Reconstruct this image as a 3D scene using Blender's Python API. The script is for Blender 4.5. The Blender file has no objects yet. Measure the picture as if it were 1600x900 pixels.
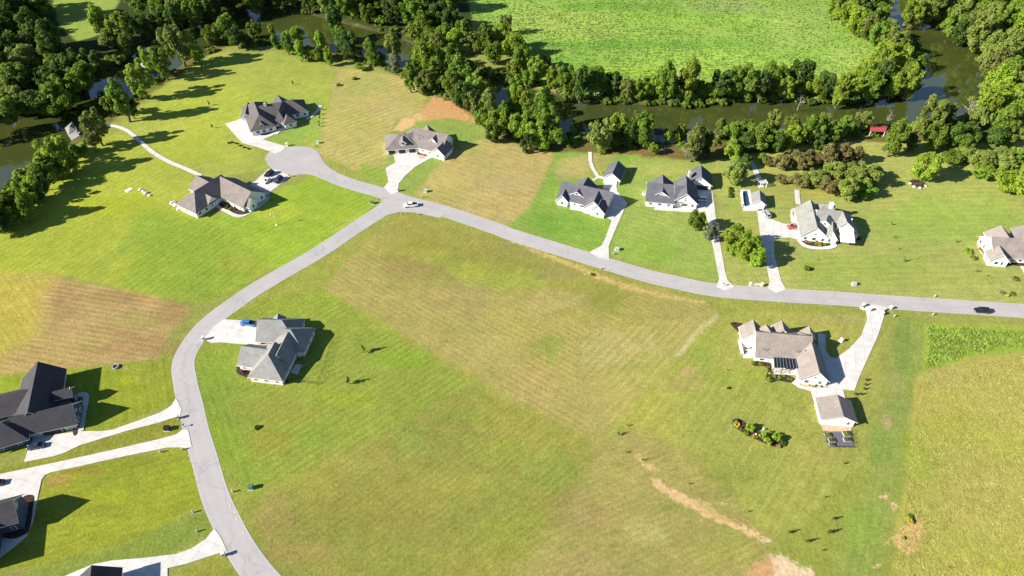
import bpy, bmesh, math, random
import numpy as np
from mathutils import Vector, Matrix

R = math.radians
scene = bpy.context.scene
COL = scene.collection
random.seed(7)
RNG = np.random.default_rng(7)

# ------------------------------------------------------------------ camera geometry
F, PITCH, CAMH = 1067.0, R(44.0), 168.0
CP, SP = math.cos(PITCH), math.sin(PITCH)

def at(px, py, z=0.0):
    """photo pixel (1600x900) -> world point on the plane at height z"""
    u, v = (px - 800) / F, (450 - py) / F
    d = Vector((u, CP + v * SP, -SP + v * CP))
    t = (z - CAMH) / d.z
    return Vector((d.x * t, d.y * t, z))

def proj(p):
    d = p - Vector((0, 0, CAMH)); dep = d.y * CP - d.z * SP
    return 800 + F * d.x / dep, 450 - F * (d.y * SP + d.z * CP) / dep

def pxs(py):
    return CP * (py + 580.0) / CAMH          # pixels per metre across the picture at row py

def to_px(X, Y):
    """ground points (numpy) -> photo pixels"""
    dep = Y * CP + CAMH * SP
    up = Y * SP - CAMH * CP
    dep = np.maximum(dep, 5.0)
    return 800 + F * X / dep, 450 - F * up / dep

# ------------------------------------------------------------------ naming
def tag(o, label=None, cat=None, group=None, kind=None):
    if label: o['label'] = label
    if cat: o['category'] = cat
    if group: o['group'] = group
    if kind: o['kind'] = kind
    return o

def thing(name, label, cat, loc=(0, 0, 0), rot=0.0, group=None):
    o = bpy.data.objects.new(name, None)
    COL.objects.link(o)
    o.location = loc
    o.rotation_euler = (0, 0, rot)
    o.empty_display_size = 0.5
    return tag(o, label, cat, group)

def obj(name, me, mats=None, parent=None, loc=None):
    o = bpy.data.objects.new(name, me)
    COL.objects.link(o)
    if mats is not None:
        if not isinstance(mats, (list, tuple)): mats = [mats]
        if len(me.materials) == 0:
            for m in mats: me.materials.append(m)
    if parent: o.parent = parent
    if loc is not None: o.location = loc
    return o

def copy_tree(o, parent=None):
    c = o.copy()
    COL.objects.link(c)
    c.parent = parent
    for ch in list(o.children): copy_tree(ch, c)
    return c

# ------------------------------------------------------------------ mesh builder
class MB:
    def __init__(self):
        self.v, self.f, self.m = [], [], []
    def face(self, pts, mi=0):
        i = len(self.v)
        self.v.extend([tuple(p) for p in pts])
        self.f.append(list(range(i, i + len(pts))))
        self.m.append(mi)
    def box(self, c, s, mi=0, rz=0.0, top=(1, 1)):
        cx, cy, cz = c; hx, hy, hz = s[0] / 2, s[1] / 2, s[2] / 2
        ca, sa = math.cos(rz), math.sin(rz)
        i = len(self.v)
        for z, kx, ky in ((-hz, 1, 1), (hz, top[0], top[1])):
            for x, y in ((-hx, -hy), (hx, -hy), (hx, hy), (-hx, hy)):
                x2, y2 = x * kx, y * ky
                self.v.append((cx + x2 * ca - y2 * sa, cy + x2 * sa + y2 * ca, cz + z))
        for q in ((3, 2, 1, 0), (4, 5, 6, 7), (0, 1, 5, 4), (1, 2, 6, 5), (2, 3, 7, 6), (3, 0, 4, 7)):
            self.f.append([i + k for k in q]); self.m.append(mi)
    def bar(self, p, q, r, r2=None, n=6, mi=0):
        p, q = Vector(p), Vector(q)
        r2 = r if r2 is None else r2
        d = (q - p).normalized()
        a = d.orthogonal().normalized(); b = d.cross(a)
        i = len(self.v)
        for c, rr in ((p, r), (q, r2)):
            for k in range(n):
                t = 2 * math.pi * k / n
                self.v.append(tuple(c + a * math.cos(t) * rr + b * math.sin(t) * rr))
        for k in range(n):
            k2 = (k + 1) % n
            self.f.append([i + k, i + k2, i + n + k2, i + n + k]); self.m.append(mi)
        self.f.append([i + n - 1 - k for k in range(n)]); self.m.append(mi)
        self.f.append([i + n + k for k in range(n)]); self.m.append(mi)
    def prism(self, poly, z0, z1, mi=0):
        """poly counter-clockwise xy"""
        a = sum(poly[k][0] * poly[(k + 1) % len(poly)][1] - poly[(k + 1) % len(poly)][0] * poly[k][1] for k in range(len(poly)))
        if a < 0: poly = poly[::-1]
        n = len(poly); i = len(self.v)
        for z in (z0, z1):
            for p in poly: self.v.append((p[0], p[1], z))
        self.f.append([i + n + k for k in range(n)]); self.m.append(mi)
        for k in range(n):
            k2 = (k + 1) % n
            self.f.append([i + k, i + k2, i + n + k2, i + n + k]); self.m.append(mi)
    def mesh(self, name, smooth=False):
        me = bpy.data.meshes.new(name)
        me.from_pydata(self.v, [], self.f)
        me.polygons.foreach_set('material_index', self.m)
        if smooth: me.polygons.foreach_set('use_smooth', [True] * len(self.f))
        me.update()
        return me
    def build(self, name, mats, parent=None, smooth=False, loc=None):
        me = self.mesh(name, smooth)
        return obj(name, me, mats, parent, loc)

def np_mesh(name, verts, faces):
    """verts (n,3) float, faces (m,k) int, k = 3 or 4"""
    me = bpy.data.meshes.new(name)
    n, m, k = len(verts), len(faces), faces.shape[1]
    me.vertices.add(n); me.vertices.foreach_set('co', np.asarray(verts, np.float32).ravel())
    me.loops.add(m * k); me.loops.foreach_set('vertex_index', np.asarray(faces, np.int32).ravel())
    me.polygons.add(m)
    me.polygons.foreach_set('loop_start', np.arange(m, dtype=np.int32) * k)
    me.update(calc_edges=True)
    me.validate()
    return me

# ------------------------------------------------------------------ materials
def lin(c):
    return tuple((x / 255 / 12.92) if x / 255 <= .04045 else ((x / 255 + .055) / 1.055) ** 2.4 for x in c)

ALB = 0.545          # photo colour (linear) -> base colour for flat sunlit ground at this exposure
def gcol(c):
    return tuple(min(.85, x * ALB * k) for x, k in zip(lin(c), (1.0, .98, 1.12)))

class NT:
    def __init__(self, name):
        self.mat = bpy.data.materials.new(name)
        self.mat.use_nodes = True
        self.t = self.mat.node_tree
        self.t.nodes.clear()
        self.out = self.t.nodes.new('ShaderNodeOutputMaterial')
    def n(self, typ, **kw):
        nd = self.t.nodes.new('ShaderNode' + typ)
        for k, v in kw.items():
            if k.startswith('i_'):
                key = k[2:]
                key = int(key) if key.isdigit() else key.replace('_', ' ')
                nd.inputs[key].default_value = v
            else: setattr(nd, k, v)
        return nd
    def l(self, a, b): self.t.links.new(a, b)
    def noise(self, vec, scale, detail=3, rough=.55):
        nd = self.n('TexNoise', i_Scale=scale, i_Detail=detail, i_Roughness=rough)
        if vec is not None: self.l(vec, nd.inputs['Vector'])
        return nd.outputs['Fac']
    def math(self, op, a, b=None, clamp=False):
        nd = self.n('Math', operation=op, use_clamp=clamp)
        for i, x in enumerate((a, b)):
            if x is None: continue
            if isinstance(x, (int, float)): nd.inputs[i].default_value = x
            else: self.l(x, nd.inputs[i])
        return nd.outputs[0]
    def ramp(self, x, a, b, lo=0.0, hi=1.0):
        nd = self.n('MapRange', i_1=a, i_2=b, i_3=lo, i_4=hi)
        self.l(x, nd.inputs[0]); return nd.outputs[0]
    def mix(self, f, a, b, mode='MIX'):
        nd = self.n('Mix', data_type='RGBA', blend_type=mode)
        for i, x in ((0, f), (6, a), (7, b)):
            if isinstance(x, (int, float)): nd.inputs[i].default_value = x
            elif isinstance(x, tuple): nd.inputs[i].default_value = (*x[:3], 1)
            else: self.l(x, nd.inputs[i])
        return nd.outputs[2]
    def scale(self, col, f):
        """multiply a colour by a scalar socket"""
        nd = self.n('VectorMath', operation='SCALE')
        if isinstance(col, tuple): nd.inputs[0].default_value = col[:3]
        else: self.l(col, nd.inputs[0])
        if isinstance(f, (int, float)): nd.inputs[3].default_value = f
        else: self.l(f, nd.inputs[3])
        return nd.outputs[0]
    def bsdf(self, col, rough=.9, spec=.2, metal=0.0, bump=None, bs=.3, bd=.1):
        p = self.n('BsdfPrincipled')
        p.inputs['Roughness'].default_value = rough if isinstance(rough, (int, float)) else .5
        p.inputs['Specular IOR Level'].default_value = spec
        p.inputs['Metallic'].default_value = metal
        if isinstance(col, tuple): p.inputs['Base Color'].default_value = (*col[:3], 1)
        else: self.l(col, p.inputs['Base Color'])
        if bump is not None:
            b = self.n('Bump', i_Strength=bs, i_Distance=bd)
            self.l(bump, b.inputs['Height']); self.l(b.outputs[0], p.inputs['Normal'])
        self.l(p.outputs[0], self.out.inputs[0])
        return p

def simple(name, col, rough=.6, spec=.3, metal=0.0, nscale=3.0, namp=.12):
    t = NT(name)
    tc = t.n('TexCoord').outputs['Object']
    f = t.ramp(t.noise(tc, nscale, 4), .3, .7, 1 - namp, 1 + namp)
    t.bsdf(t.scale(tuple(col), f), rough, spec, metal)
    return t.mat

def shingle(name, col):
    t = NT(name)
    g = t.n('NewGeometry').outputs['Position']
    sp = t.n('SeparateXYZ'); t.l(g, sp.inputs[0])
    row = t.math('FRACT', t.math('MULTIPLY', sp.outputs[2], 4.2))
    cell = t.n('TexVoronoi', i_Scale=4.5); t.l(g, cell.inputs['Vector'])
    cs = t.n('SeparateColor'); t.l(cell.outputs['Color'], cs.inputs[0])
    a = t.ramp(cs.outputs[0], 0, 1, .86, 1.14)
    b = t.ramp(t.noise(g, .35, 4, .6), .3, .7, .84, 1.14)
    c = t.ramp(row, 0, .25, .86, 1.0)
    f = t.math('MULTIPLY', t.math('MULTIPLY', a, b), c)
    t.bsdf(t.scale(tuple(col), f), .93, .15, bump=cs.outputs[0], bs=.25, bd=.03)
    return t.mat

def siding(name, col, rough=.7):
    t = NT(name)
    g = t.n('NewGeometry').outputs['Position']
    sp = t.n('SeparateXYZ'); t.l(g, sp.inputs[0])
    row = t.math('FRACT', t.math('MULTIPLY', sp.outputs[2], 5.0))
    c = t.ramp(row, 0, .2, .86, 1.0)
    b = t.ramp(t.noise(g, .8, 3), .3, .7, .92, 1.05)
    t.bsdf(t.scale(tuple(col), t.math('MULTIPLY', c, b)), rough, .25, bump=row, bs=.2, bd=.03)
    return t.mat

def brick(name, col):
    t = NT(name)
    g = t.n('NewGeometry').outputs['Position']
    v = t.n('TexVoronoi', i_Scale=3.2); t.l(g, v.inputs['Vector'])
    cs = t.n('SeparateColor'); t.l(v.outputs['Color'], cs.inputs[0])
    t.bsdf(t.scale(tuple(col), t.ramp(cs.outputs[0], 0, 1, .65, 1.3)), .9, .2)
    return t.mat

def leafy(name, col, col2, var=.35, trans=.48):
    t = NT(name)
    gi = t.n('NewGeometry'); oi = t.n('ObjectInfo')
    rnd = gi.outputs['Random Per Island']
    c = t.mix(t.ramp(rnd, 0, 1, 0, 1), tuple(col), tuple(col2))
    tc = t.n('TexCoord').outputs['Object']
    clump = t.ramp(t.noise(tc, .45, 2), .35, .65, .82, 1.18)
    f = t.math('MULTIPLY', clump, t.ramp(oi.outputs['Random'], 0, 1, 1 - var * .6, 1 + var * .6))
    c = t.scale(c, f)
    h = t.n('HueSaturation', i_Saturation=1.0)
    t.l(t.ramp(oi.outputs['Random'], 0, 1, .499, .516), h.inputs['Hue'])
    t.l(c, h.inputs['Color'])
    c = h.outputs[0]
    d = t.n('BsdfDiffuse', i_Roughness=.5); t.l(c, d.inputs[0])
    tr = t.n('BsdfTranslucent'); t.l(t.scale(c, 1.2), tr.inputs[0])
    gl = t.n('BsdfGlossy', i_Roughness=.55); gl.inputs[0].default_value = (1, 1, 1, 1)
    m = t.n('MixShader', i_0=trans); t.l(d.outputs[0], m.inputs[1]); t.l(tr.outputs[0], m.inputs[2])
    m2 = t.n('MixShader', i_0=.012); t.l(m.outputs[0], m2.inputs[1]); t.l(gl.outputs[0], m2.inputs[2])
    t.l(m2.outputs[0], t.out.inputs[0])
    return t.mat

M = {}
M['bark'] = simple('bark', (.13, .105, .08), .95, .1, nscale=2, namp=.3)
M['pale_bark'] = simple('pale_bark', (.36, .33, .29), .95, .1, nscale=2, namp=.3)
M['white_trim'] = simple('white_trim', (.74, .74, .74), .55, .3, namp=.04)
M['trim_grey'] = simple('trim_grey', (.42, .43, .44), .6, .3, namp=.05)
M['dark_trim'] = simple('dark_trim', (.03, .032, .036), .6, .3)
t = NT('window_glass'); t.bsdf((.012, .016, .022), .06, .5); M['glass'] = t.mat
M['garage_white'] = siding('garage_white', (.46, .46, .47))
M['garage_dark'] = siding('garage_dark', (.06, .055, .055))
M['door_wood'] = simple('door_wood', (.12, .06, .035), .5, .3)
M['stone'] = brick('stone', (.40, .35, .30))
M['red_brick'] = brick('red_brick', (.30, .16, .12))
M['mulch'] = simple('mulch', (.050, .034, .027), .97, .05, nscale=1.6, namp=.45)
M['light_mulch'] = simple('light_mulch', (.42, .30, .20), .97, .05, nscale=1.6, namp=.35)
M['green_box'] = simple('green_box', (.06, .13, .085), .5, .4)
M['pale_green_box'] = simple('pale_green_box', (.32, .42, .34), .5, .4)
M['white_paint'] = simple('white_paint', (.78, .78, .76), .5, .4, namp=.05)
M['black_metal'] = simple('black_metal', (.015, .015, .016), .45, .4)
M['grey_metal'] = simple('grey_metal', (.40, .41, .42), .4, .5, metal=.4)
M['wood'] = simple('wood', (.30, .20, .12), .85, .2, nscale=2, namp=.25)
M['grey_wood'] = simple('grey_wood', (.30, .28, .26), .9, .15, nscale=2, namp=.25)
M['limestone'] = simple('limestone', (.62, .57, .50), .9, .2, nscale=1.5, namp=.2)
M['red_roof'] = simple('red_roof', (.30, .05, .06), .6, .3, namp=.2)
M['orange'] = simple('orange', (.55, .22, .05), .6, .3)

# ------------------------------------------------------------------ numpy helpers
def vnoise(X, Y, s, seed):
    rg = np.random.default_rng(seed)
    tab = rg.random((256, 256))
    x, y = X / s, Y / s
    xi, yi = np.floor(x).astype(int), np.floor(y).astype(int)
    fx, fy = x - xi, y - yi
    fx = fx * fx * (3 - 2 * fx); fy = fy * fy * (3 - 2 * fy)
    g = lambda i, j: tab[i & 255, j & 255]
    return (g(xi, yi) * (1 - fx) + g(xi + 1, yi) * fx) * (1 - fy) + (g(xi, yi + 1) * (1 - fx) + g(xi + 1, yi + 1) * fx) * fy

def fbm(X, Y, s, seed, o=3):
    v, a, tot = 0, 1.0, 0
    for k in range(o):
        v = v + a * vnoise(X, Y, s / 2 ** k, seed + k); tot += a; a *= .55
    return v / tot

def sdist(X, Y, poly):
    """signed distance to polygon (positive inside), numpy"""
    P = np.asarray(poly, float)
    d = np.full(X.shape, 1e18); ins = np.zeros(X.shape, bool)
    for a, b in zip(P, np.roll(P, -1, 0)):
        ex, ey = b - a
        wx, wy = X - a[0], Y - a[1]
        t = np.clip((wx * ex + wy * ey) / (ex * ex + ey * ey + 1e-12), 0, 1)
        d = np.minimum(d, (wx - t * ex) ** 2 + (wy - t * ey) ** 2)
        c = ((a[1] <= Y) & (b[1] > Y)) | ((b[1] <= Y) & (a[1] > Y))
        xs = a[0] + (Y - a[1]) * ex / (ey if abs(ey) > 1e-12 else 1e-12)
        ins ^= c & (X < xs)
    d = np.sqrt(d)
    return np.where(ins, d, -d)

def sstep(x, a, b):
    t = np.clip((x - a) / (b - a), 0, 1)
    return t * t * (3 - 2 * t)

def smooth_line(pts, n=8, closed=False):
    P = [Vector((p[0], p[1])) for p in pts]
    N = len(P); out = []
    rng = range(N) if closed else range(N - 1)
    for i in rng:
        if closed: p0, p1, p2, p3 = P[i - 1], P[i], P[(i + 1) % N], P[(i + 2) % N]
        else: p0, p1, p2, p3 = P[max(i - 1, 0)], P[i], P[i + 1], P[min(i + 2, N - 1)]
        for k in range(n):
            t = k / n
            out.append(.5 * ((2 * p1) + (p2 - p0) * t + (2 * p0 - 5 * p1 + 4 * p2 - p3) * t * t + (3 * p1 - p0 - 3 * p2 + p3) * t ** 3))
    if not closed: out.append(P[-1])
    return out

# ------------------------------------------------------------------ the river
WATER_Z = -1.4
NEAR_BANK = [(-120, 400), (-40, 345), (0, 312), (50, 258), (108, 224), (160, 190), (200, 163), (240, 133), (285, 103), (325, 78), (365, 60),
             (420, 62), (490, 78), (560, 88), (605, 102), (645, 118), (685, 146), (725, 160), (765, 178), (810, 205), (880, 212), (940, 214), (1000, 217),
             (1060, 226), (1130, 214), (1200, 208), (1290, 203), (1360, 203), (1420, 198), (1480, 190), (1528, 166), (1546, 122), (1528, 74),
             (1482, 52), (1440, 30), (1424, 0), (1415, -40), (1410, -120)]
FAR_BANK = [(1370, -120), (1378, -40), (1383, 0), (1388, 40), (1418, 62), (1438, 78), (1428, 108), (1438, 132), (1415, 147), (1330, 160), (1250, 156), (1180, 156),
            (1080, 164), (1000, 163), (920, 155), (868, 147), (800, 132), (740, 112), (680, 86), (620, 57), (560, 42), (500, 26), (430, 14), (370, 14),
            (318, 26), (255, 52), (215, 78), (180, 108), (128, 140), (60, 176), (0, 195), (-60, 225), (-160, 280)]
riv_px = [tuple(p) for p in smooth_line(NEAR_BANK, 4)] + [tuple(p) for p in smooth_line(FAR_BANK, 4)]
riv_w = [at(x, y, WATER_Z).to_2d() for x, y in riv_px]

# ------------------------------------------------------------------ ground sheet
def axis(lo, hi, step, far):
    mid = np.arange(lo, hi + step, step)
    ext = np.array([6, 16, 40, 100, 250, 600, 1400, far])
    return np.concatenate([(lo - ext)[::-1], mid, hi + ext])
xs = axis(-400, 430, .8, 3500); ys = axis(46, 520, .8, 3500)
GX, GY = np.meshgrid(xs, ys)
PX, PY = to_px(GX, GY)
Z = np.zeros(GX.shape)
sd = sdist(GX, GY, [(p.x, p.y) for p in riv_w]) + (fbm(GX, GY, 9, 3) - .5) * 3
infine = (GX > -399) & (GX < 429) & (GY > 47) & (GY < 519)
Z = np.where(infine, -3.2 * sstep(sd, -3.0, 5.0), 0)

BASE = np.empty(GX.shape + (3,)); BASE[:] = gcol((162, 168, 80))
SU, SV, SA = GX / 2.0, GY / 2.0, np.full(GX.shape, .03)

BARE = np.zeros(GX.shape); SOILC = np.empty(GX.shape + (3,)); SOILC[:] = gcol((214, 184, 134))
n1 = fbm(GX, GY, 14, 11); n2 = fbm(GX, GY, 4, 21); n3 = fbm(GX, GY, 40, 31)
def paint(poly, col, soft=1.1, wob=1.6, stripes=None, per=2.2, amp=.05, noise=0.0, nseed=0, op=1.0):
    """colour of the grass or soil in a patch of ground outlined in photo pixels"""
    global BASE, SU, SV, SA
    P = np.asarray(poly, float)
    m = (PX > P[:, 0].min() - 40) & (PX < P[:, 0].max() + 40) & (PY > P[:, 1].min() - 40) & (PY < P[:, 1].max() + 40)
    if not m.any(): return
    W = [at(x, y).to_2d() for x, y in poly]
    d = sdist(GX[m], GY[m], [(p.x, p.y) for p in W]) + (n1[m] - .5) * wob * 2 + (n2[m] - .5) * wob
    if noise: d = d + (fbm(GX[m], GY[m], 3.0, 77 + nseed) - .55) * noise * 2
    a = sstep(d, -soft, soft) * op
    BASE[m] = BASE[m] * (1 - a[:, None]) + np.array(gcol(col)) * a[:, None]
    if stripes:
        p, q = at(*stripes[0]), at(*stripes[1])
        t = (q - p).to_2d().normalized(); nn = Vector((-t.y, t.x))
        k = m.copy(); k[m] = d > 0
        SU[k] = (GX[k] * nn.x + GY[k] * nn.y) / per; SV[k] = (GX[k] * t.x + GY[k] * t.y) / per
        SA[k] = amp

def blob(px, py, rx, ry, col, op=.7, wob=.5, ang=0.0):
    global BASE
    m = (np.abs(PX - px) < max(rx, ry) * 1.8) & (np.abs(PY - py) < max(rx, ry) * 1.8)
    if not m.any(): return
    ca, sa = math.cos(R(ang)), math.sin(R(ang))
    dx, dy = PX[m] - px, PY[m] - py
    d = np.sqrt(((dx * ca + dy * sa) / rx) ** 2 + ((-dx * sa + dy * ca) / ry) ** 2) + (n1[m] - .5) * wob * 1.4 + (n2[m] - .5) * wob * 1.2
    a = sstep(1.05 - d, -.25, .45) * op
    BASE[m] = BASE[m] * (1 - a[:, None]) + np.array(gcol(col)) * a[:, None]

# woods floor, meadows and fields beyond the river
paint([(-300, -200), (760, -200), (735, 60), (680, 78), (560, 38), (430, 12), (370, 12), (250, 52), (180, 105), (60, 172), (-300, 330)], (66, 82, 40))
paint([(1290, -200), (2100, -200), (2100, 225), (1585, 222), (1500, 232), (1440, 228), (1440, 190), (1530, 160), (1545, 100), (1380, 40)], (92, 104, 48))
paint([(60, -60), (200, -60), (180, 20), (160, 52), (120, 66), (95, 40), (80, 0)], (156, 180, 76))
paint([(690, -160), (735, 20), (790, 80), (830, 128), (930, 150), (1060, 152), (1200, 140), (1340, 128), (1385, 82), (1310, 10), (1290, -160)], (156, 192, 80),
      stripes=((850, 60), (1200, 64)), per=3.4, amp=.10)
for b in ((900, 40, 90, 22, (178, 200, 92)), (1120, 95, 140, 14, (172, 208, 84)), (1000, 70, 180, 7, (124, 178, 66)), (960, 10, 90, 7, (120, 172, 62)),
          (1250, 40, 60, 36, (170, 196, 96)), (1330, 95, 36, 26, (178, 206, 96)), (1140, 8, 60, 10, (176, 186, 110)), (820, 25, 40, 20, (176, 200, 96)),
          (1080, 30, 130, 6, (164, 210, 74)), (1050, 112, 160, 8, (168, 204, 70)), (880, 95, 50, 12, (138, 190, 72)), (1290, 120, 50, 10, (178, 200, 100))):
    blob(*b[:4], b[4], op=.75)
# strip of rough ground along the near bank
paint([(-160, 420), (0, 330), (60, 272), (118, 232), (175, 192), (250, 138), (330, 84), (372, 66), (430, 66), (500, 84), (600, 108), (660, 140), (720, 172),
       (770, 200), (830, 236), (900, 240), (1000, 243), (1100, 252), (1200, 240), (1290, 226), (1500, 226), (1500, 190), (1290, 196), (1060, 214), (880, 204), (800, 190), (690, 130), (600, 90), (500, 70), (380, 50),
       (300, 84), (200, 150), (100, 215), (0, 300), (-160, 390)], (120, 116, 58), wob=3)

# lots, left to right and back to front
paint([(330, 84), (430, 80), (527, 108), (512, 170), (500, 236), (470, 231), (418, 268), (313, 278), (180, 206), (255, 136)], (172, 184, 78), stripes=((300, 180), (480, 120)), per=3, amp=.03)
blob(440, 190, 70, 36, (152, 184, 80), .8)
blob(330, 170, 90, 40, (184, 196, 70), .6)
blob(300, 230, 70, 26, (180, 192, 64), .6)
paint([(527, 106), (640, 120), (668, 152), (640, 196), (604, 264), (596, 288), (500, 238), (512, 170)], (186, 178, 100), stripes=((510, 225), (655, 172)), per=3.0, amp=.10)
blob(575, 132, 40, 16, (172, 178, 92), .7); blob(550, 195, 36, 30, (178, 180, 92), .5); blob(600, 170, 34, 20, (192, 178, 112), .6); blob(545, 240, 26, 14, (186, 180, 104), .5)
paint([(618, 188), (655, 184), (740, 194), (762, 216), (706, 236), (642, 306), (622, 300), (602, 262)], (152, 174, 80))
paint([(566, 258), (604, 262), (604, 290), (560, 275)], (150, 176, 70), soft=3)
blob(745, 188, 14, 8, (200, 160, 100), .7)
paint([(705, 236), (762, 216), (868, 241), (846, 290), (828, 326), (797, 352), (642, 309), (650, 298)], (192, 178, 104), stripes=((690, 260), (840, 310)), per=3, amp=.06)
blob(760, 290, 60, 20, (198, 182, 112), .6); blob(700, 300, 40, 12, (182, 176, 92), .6); blob(740, 232, 26, 10, (176, 180, 92), .6)
paint([(868, 240), (905, 238), (1000, 242), (982, 300), (962, 392), (920, 396), (797, 352), (828, 326), (846, 290)], (144, 178, 72), stripes=((830, 330), (940, 380)), per=2.4, amp=.05)
blob(900, 262, 34, 20, (192, 178, 108), .85); blob(936, 246, 26, 8, (188, 170, 104), .6); blob(960, 300, 60, 8, (160, 182, 80), .4); blob(880, 350, 50, 20, (130, 172, 62), .7)
paint([(985, 250), (1112, 252), (1120, 330), (1132, 444), (954, 402), (975, 330)], (158, 180, 84), stripes=((975, 340), (1125, 380)), per=2.6, amp=.05)
blob(1040, 265, 50, 10, (190, 186, 100), .5); blob(1010, 390, 50, 20, (146, 182, 66), .6)
paint([(1112, 252), (1300, 222), (1700, 222), (1700, 482), (1400, 466), (1130, 452), (1120, 330)], (174, 182, 92), stripes=((1250, 420), (1560, 415)), per=3, amp=.05)
blob(1480, 340, 110, 40, (162, 192, 78), .7); blob(1330, 420, 120, 24, (166, 186, 80), .7); blob(1260, 300, 60, 16, (180, 176, 86), .7); blob(1160, 360, 24, 60, (168, 180, 80), .5)
blob(1450, 435, 120, 14, (176, 186, 88), .7); blob(1590, 230, 26, 12, (206, 186, 112), .7)
# left
paint([(118, 238), (182, 206), (312, 278), (330, 340), (420, 398), (440, 412), (372, 450), (304, 478), (200, 452), (100, 432), (-200, 428), (-200, 330), (0, 336), (60, 280)], (174, 186, 66), stripes=((150, 400), (300, 300)), per=2.6, amp=.07)
paint([(225, 330), (330, 342), (432, 404), (372, 450), (304, 478), (200, 450)], (148, 174, 60), soft=6, wob=4, stripes=((200, 440), (330, 350)), per=2.6, amp=.08)
blob(180, 320, 80, 20, (170, 186, 48), .6); blob(200, 380, 60, 12, (146, 176, 68), .6, ang=-38); blob(370, 410, 40, 16, (160, 172, 66), .7); blob(225, 345, 26, 10, (146, 178, 64), .6, ang=-30)
paint([(182, 206), (312, 278), (300, 335), (212, 290), (150, 262)], (180, 190, 72), soft=2)
paint([(440, 296), (490, 274), (592, 310), (600, 326), (430, 440), (420, 398), (330, 342), (400, 310)], (156, 184, 62), stripes=((440, 400), (590, 320)), per=2.4, amp=.06)
blob(430, 330, 50, 16, (176, 192, 66), .7); blob(520, 335, 40, 12, (168, 188, 62), .6); blob(470, 385, 60, 14, (164, 188, 66), .7, ang=-30); blob(555, 345, 30, 8, (186, 196, 86), .6, ang=-30)
paint([(-200, 428), (90, 430), (302, 480), (262, 530), (245, 562), (140, 574), (-200, 612)], (190, 166, 100), stripes=((60, 486), (270, 522)), per=2.0, amp=.13)
paint([(-200, 425), (88, 430), (58, 470), (62, 520), (0, 562), (-200, 590)], (192, 182, 78), soft=6, stripes=((0, 500), (40, 560)), per=2.2, amp=.07)
for b in ((200, 540, 60, 16, (182, 150, 94)), (180, 465, 70, 10, (172, 148, 88)), (100, 470, 26, 22, (176, 148, 90)), (210, 500, 30, 8, (178, 172, 88)), (130, 535, 60, 8, (188, 172, 96)), (270, 490, 24, 14, (174, 146, 88))):
    blob(*b[:4], b[4], op=.7, wob=.9)
paint([(-200, 606), (60, 580), (140, 574), (245, 562), (262, 530), (276, 600), (276, 626), (130, 690), (-200, 760)], (152, 168, 52), stripes=((240, 600), (246, 640)), per=3.2, amp=.06)
blob(200, 595, 20, 9, (182, 192, 40), .7); blob(230, 585, 40, 20, (166, 172, 66), .5)
paint([(-200, 776), (60, 750), (72, 738), (150, 720), (297, 703), (308, 750), (322, 792), (190, 852), (60, 888), (-200, 930)], (158, 168, 54), stripes=((60, 880), (320, 790)), per=2.4, amp=.05)
for b in ((90, 752, 26, 10, (176, 146, 80)), (170, 775, 30, 12, (172, 184, 50)), (230, 720, 60, 10, (146, 158, 52)), (280, 740, 24, 24, (158, 178, 52)), (160, 800, 40, 10, (148, 158, 52)), (120, 735, 40, 6, (160, 144, 64))):
    blob(*b[:4], b[4], op=.7, wob=.8)
paint([(322, 794), (340, 830), (270, 870), (100, 905), (-40, 930), (-40, 912), (60, 890), (190, 852)], (142, 160, 66), soft=1.5)
paint([(260, 905), (350, 864), (372, 905), (330, 960), (240, 960)], (158, 160, 64), soft=2)
paint([(0, 745), (90, 722), (250, 684), (285, 672), (282, 652), (200, 674), (125, 697), (40, 722), (0, 730)], (150, 156, 58), soft=1)
# verge and lots inside the bend
paint([(420, 446), (520, 400), (630, 333), (1110, 470), (1440, 490), (1440, 960), (420, 960), (380, 860), (335, 740), (300, 640), (298, 560), (350, 490)], (160, 168, 72))
paint([(405, 470), (505, 450), (735, 602), (600, 680), (402, 775), (350, 720), (312, 640), (300, 590), (312, 540), (346, 500)], (152, 168, 66), stripes=((560, 650), (760, 520)), per=2.2, amp=.09)
paint([(300, 560), (370, 540), (370, 620), (400, 770), (350, 720), (312, 640)], (142, 168, 60), soft=6, stripes=((300, 560), (350, 720)), per=2.4, amp=.09)
for b in ((500, 470, 26, 12, (142, 168, 58)), (600, 500, 40, 20, (168, 176, 70)), (640, 560, 50, 16, (138, 176, 52)), (540, 620, 50, 14, (160, 176, 52)), (440, 640, 70, 20, (160, 158, 66)), (420, 690, 40, 20, (158, 152, 60)), (330, 700, 20, 40, (146, 172, 52)), (460, 480, 40, 10, (152, 172, 54))):
    blob(*b[:4], b[4], op=.6, wob=.8)
paint([(630, 334), (1108, 471), (1122, 488), (930, 694), (506, 450), (524, 424)], (176, 168, 90), stripes=((510, 450), (930, 690)), per=2.0, amp=.085)
paint([(905, 525), (1000, 500), (1122, 486), (930, 694), (912, 600)], (176, 170, 92), soft=4, stripes=((1115, 492), (925, 690)), per=2.4, amp=.09)
paint([(630, 336), (830, 392), (1000, 440), (960, 480), (800, 440), (700, 440), (600, 400)], (158, 160, 70), soft=14, wob=6, stripes=((540, 430), (640, 345)), per=2.2, amp=.04)
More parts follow.
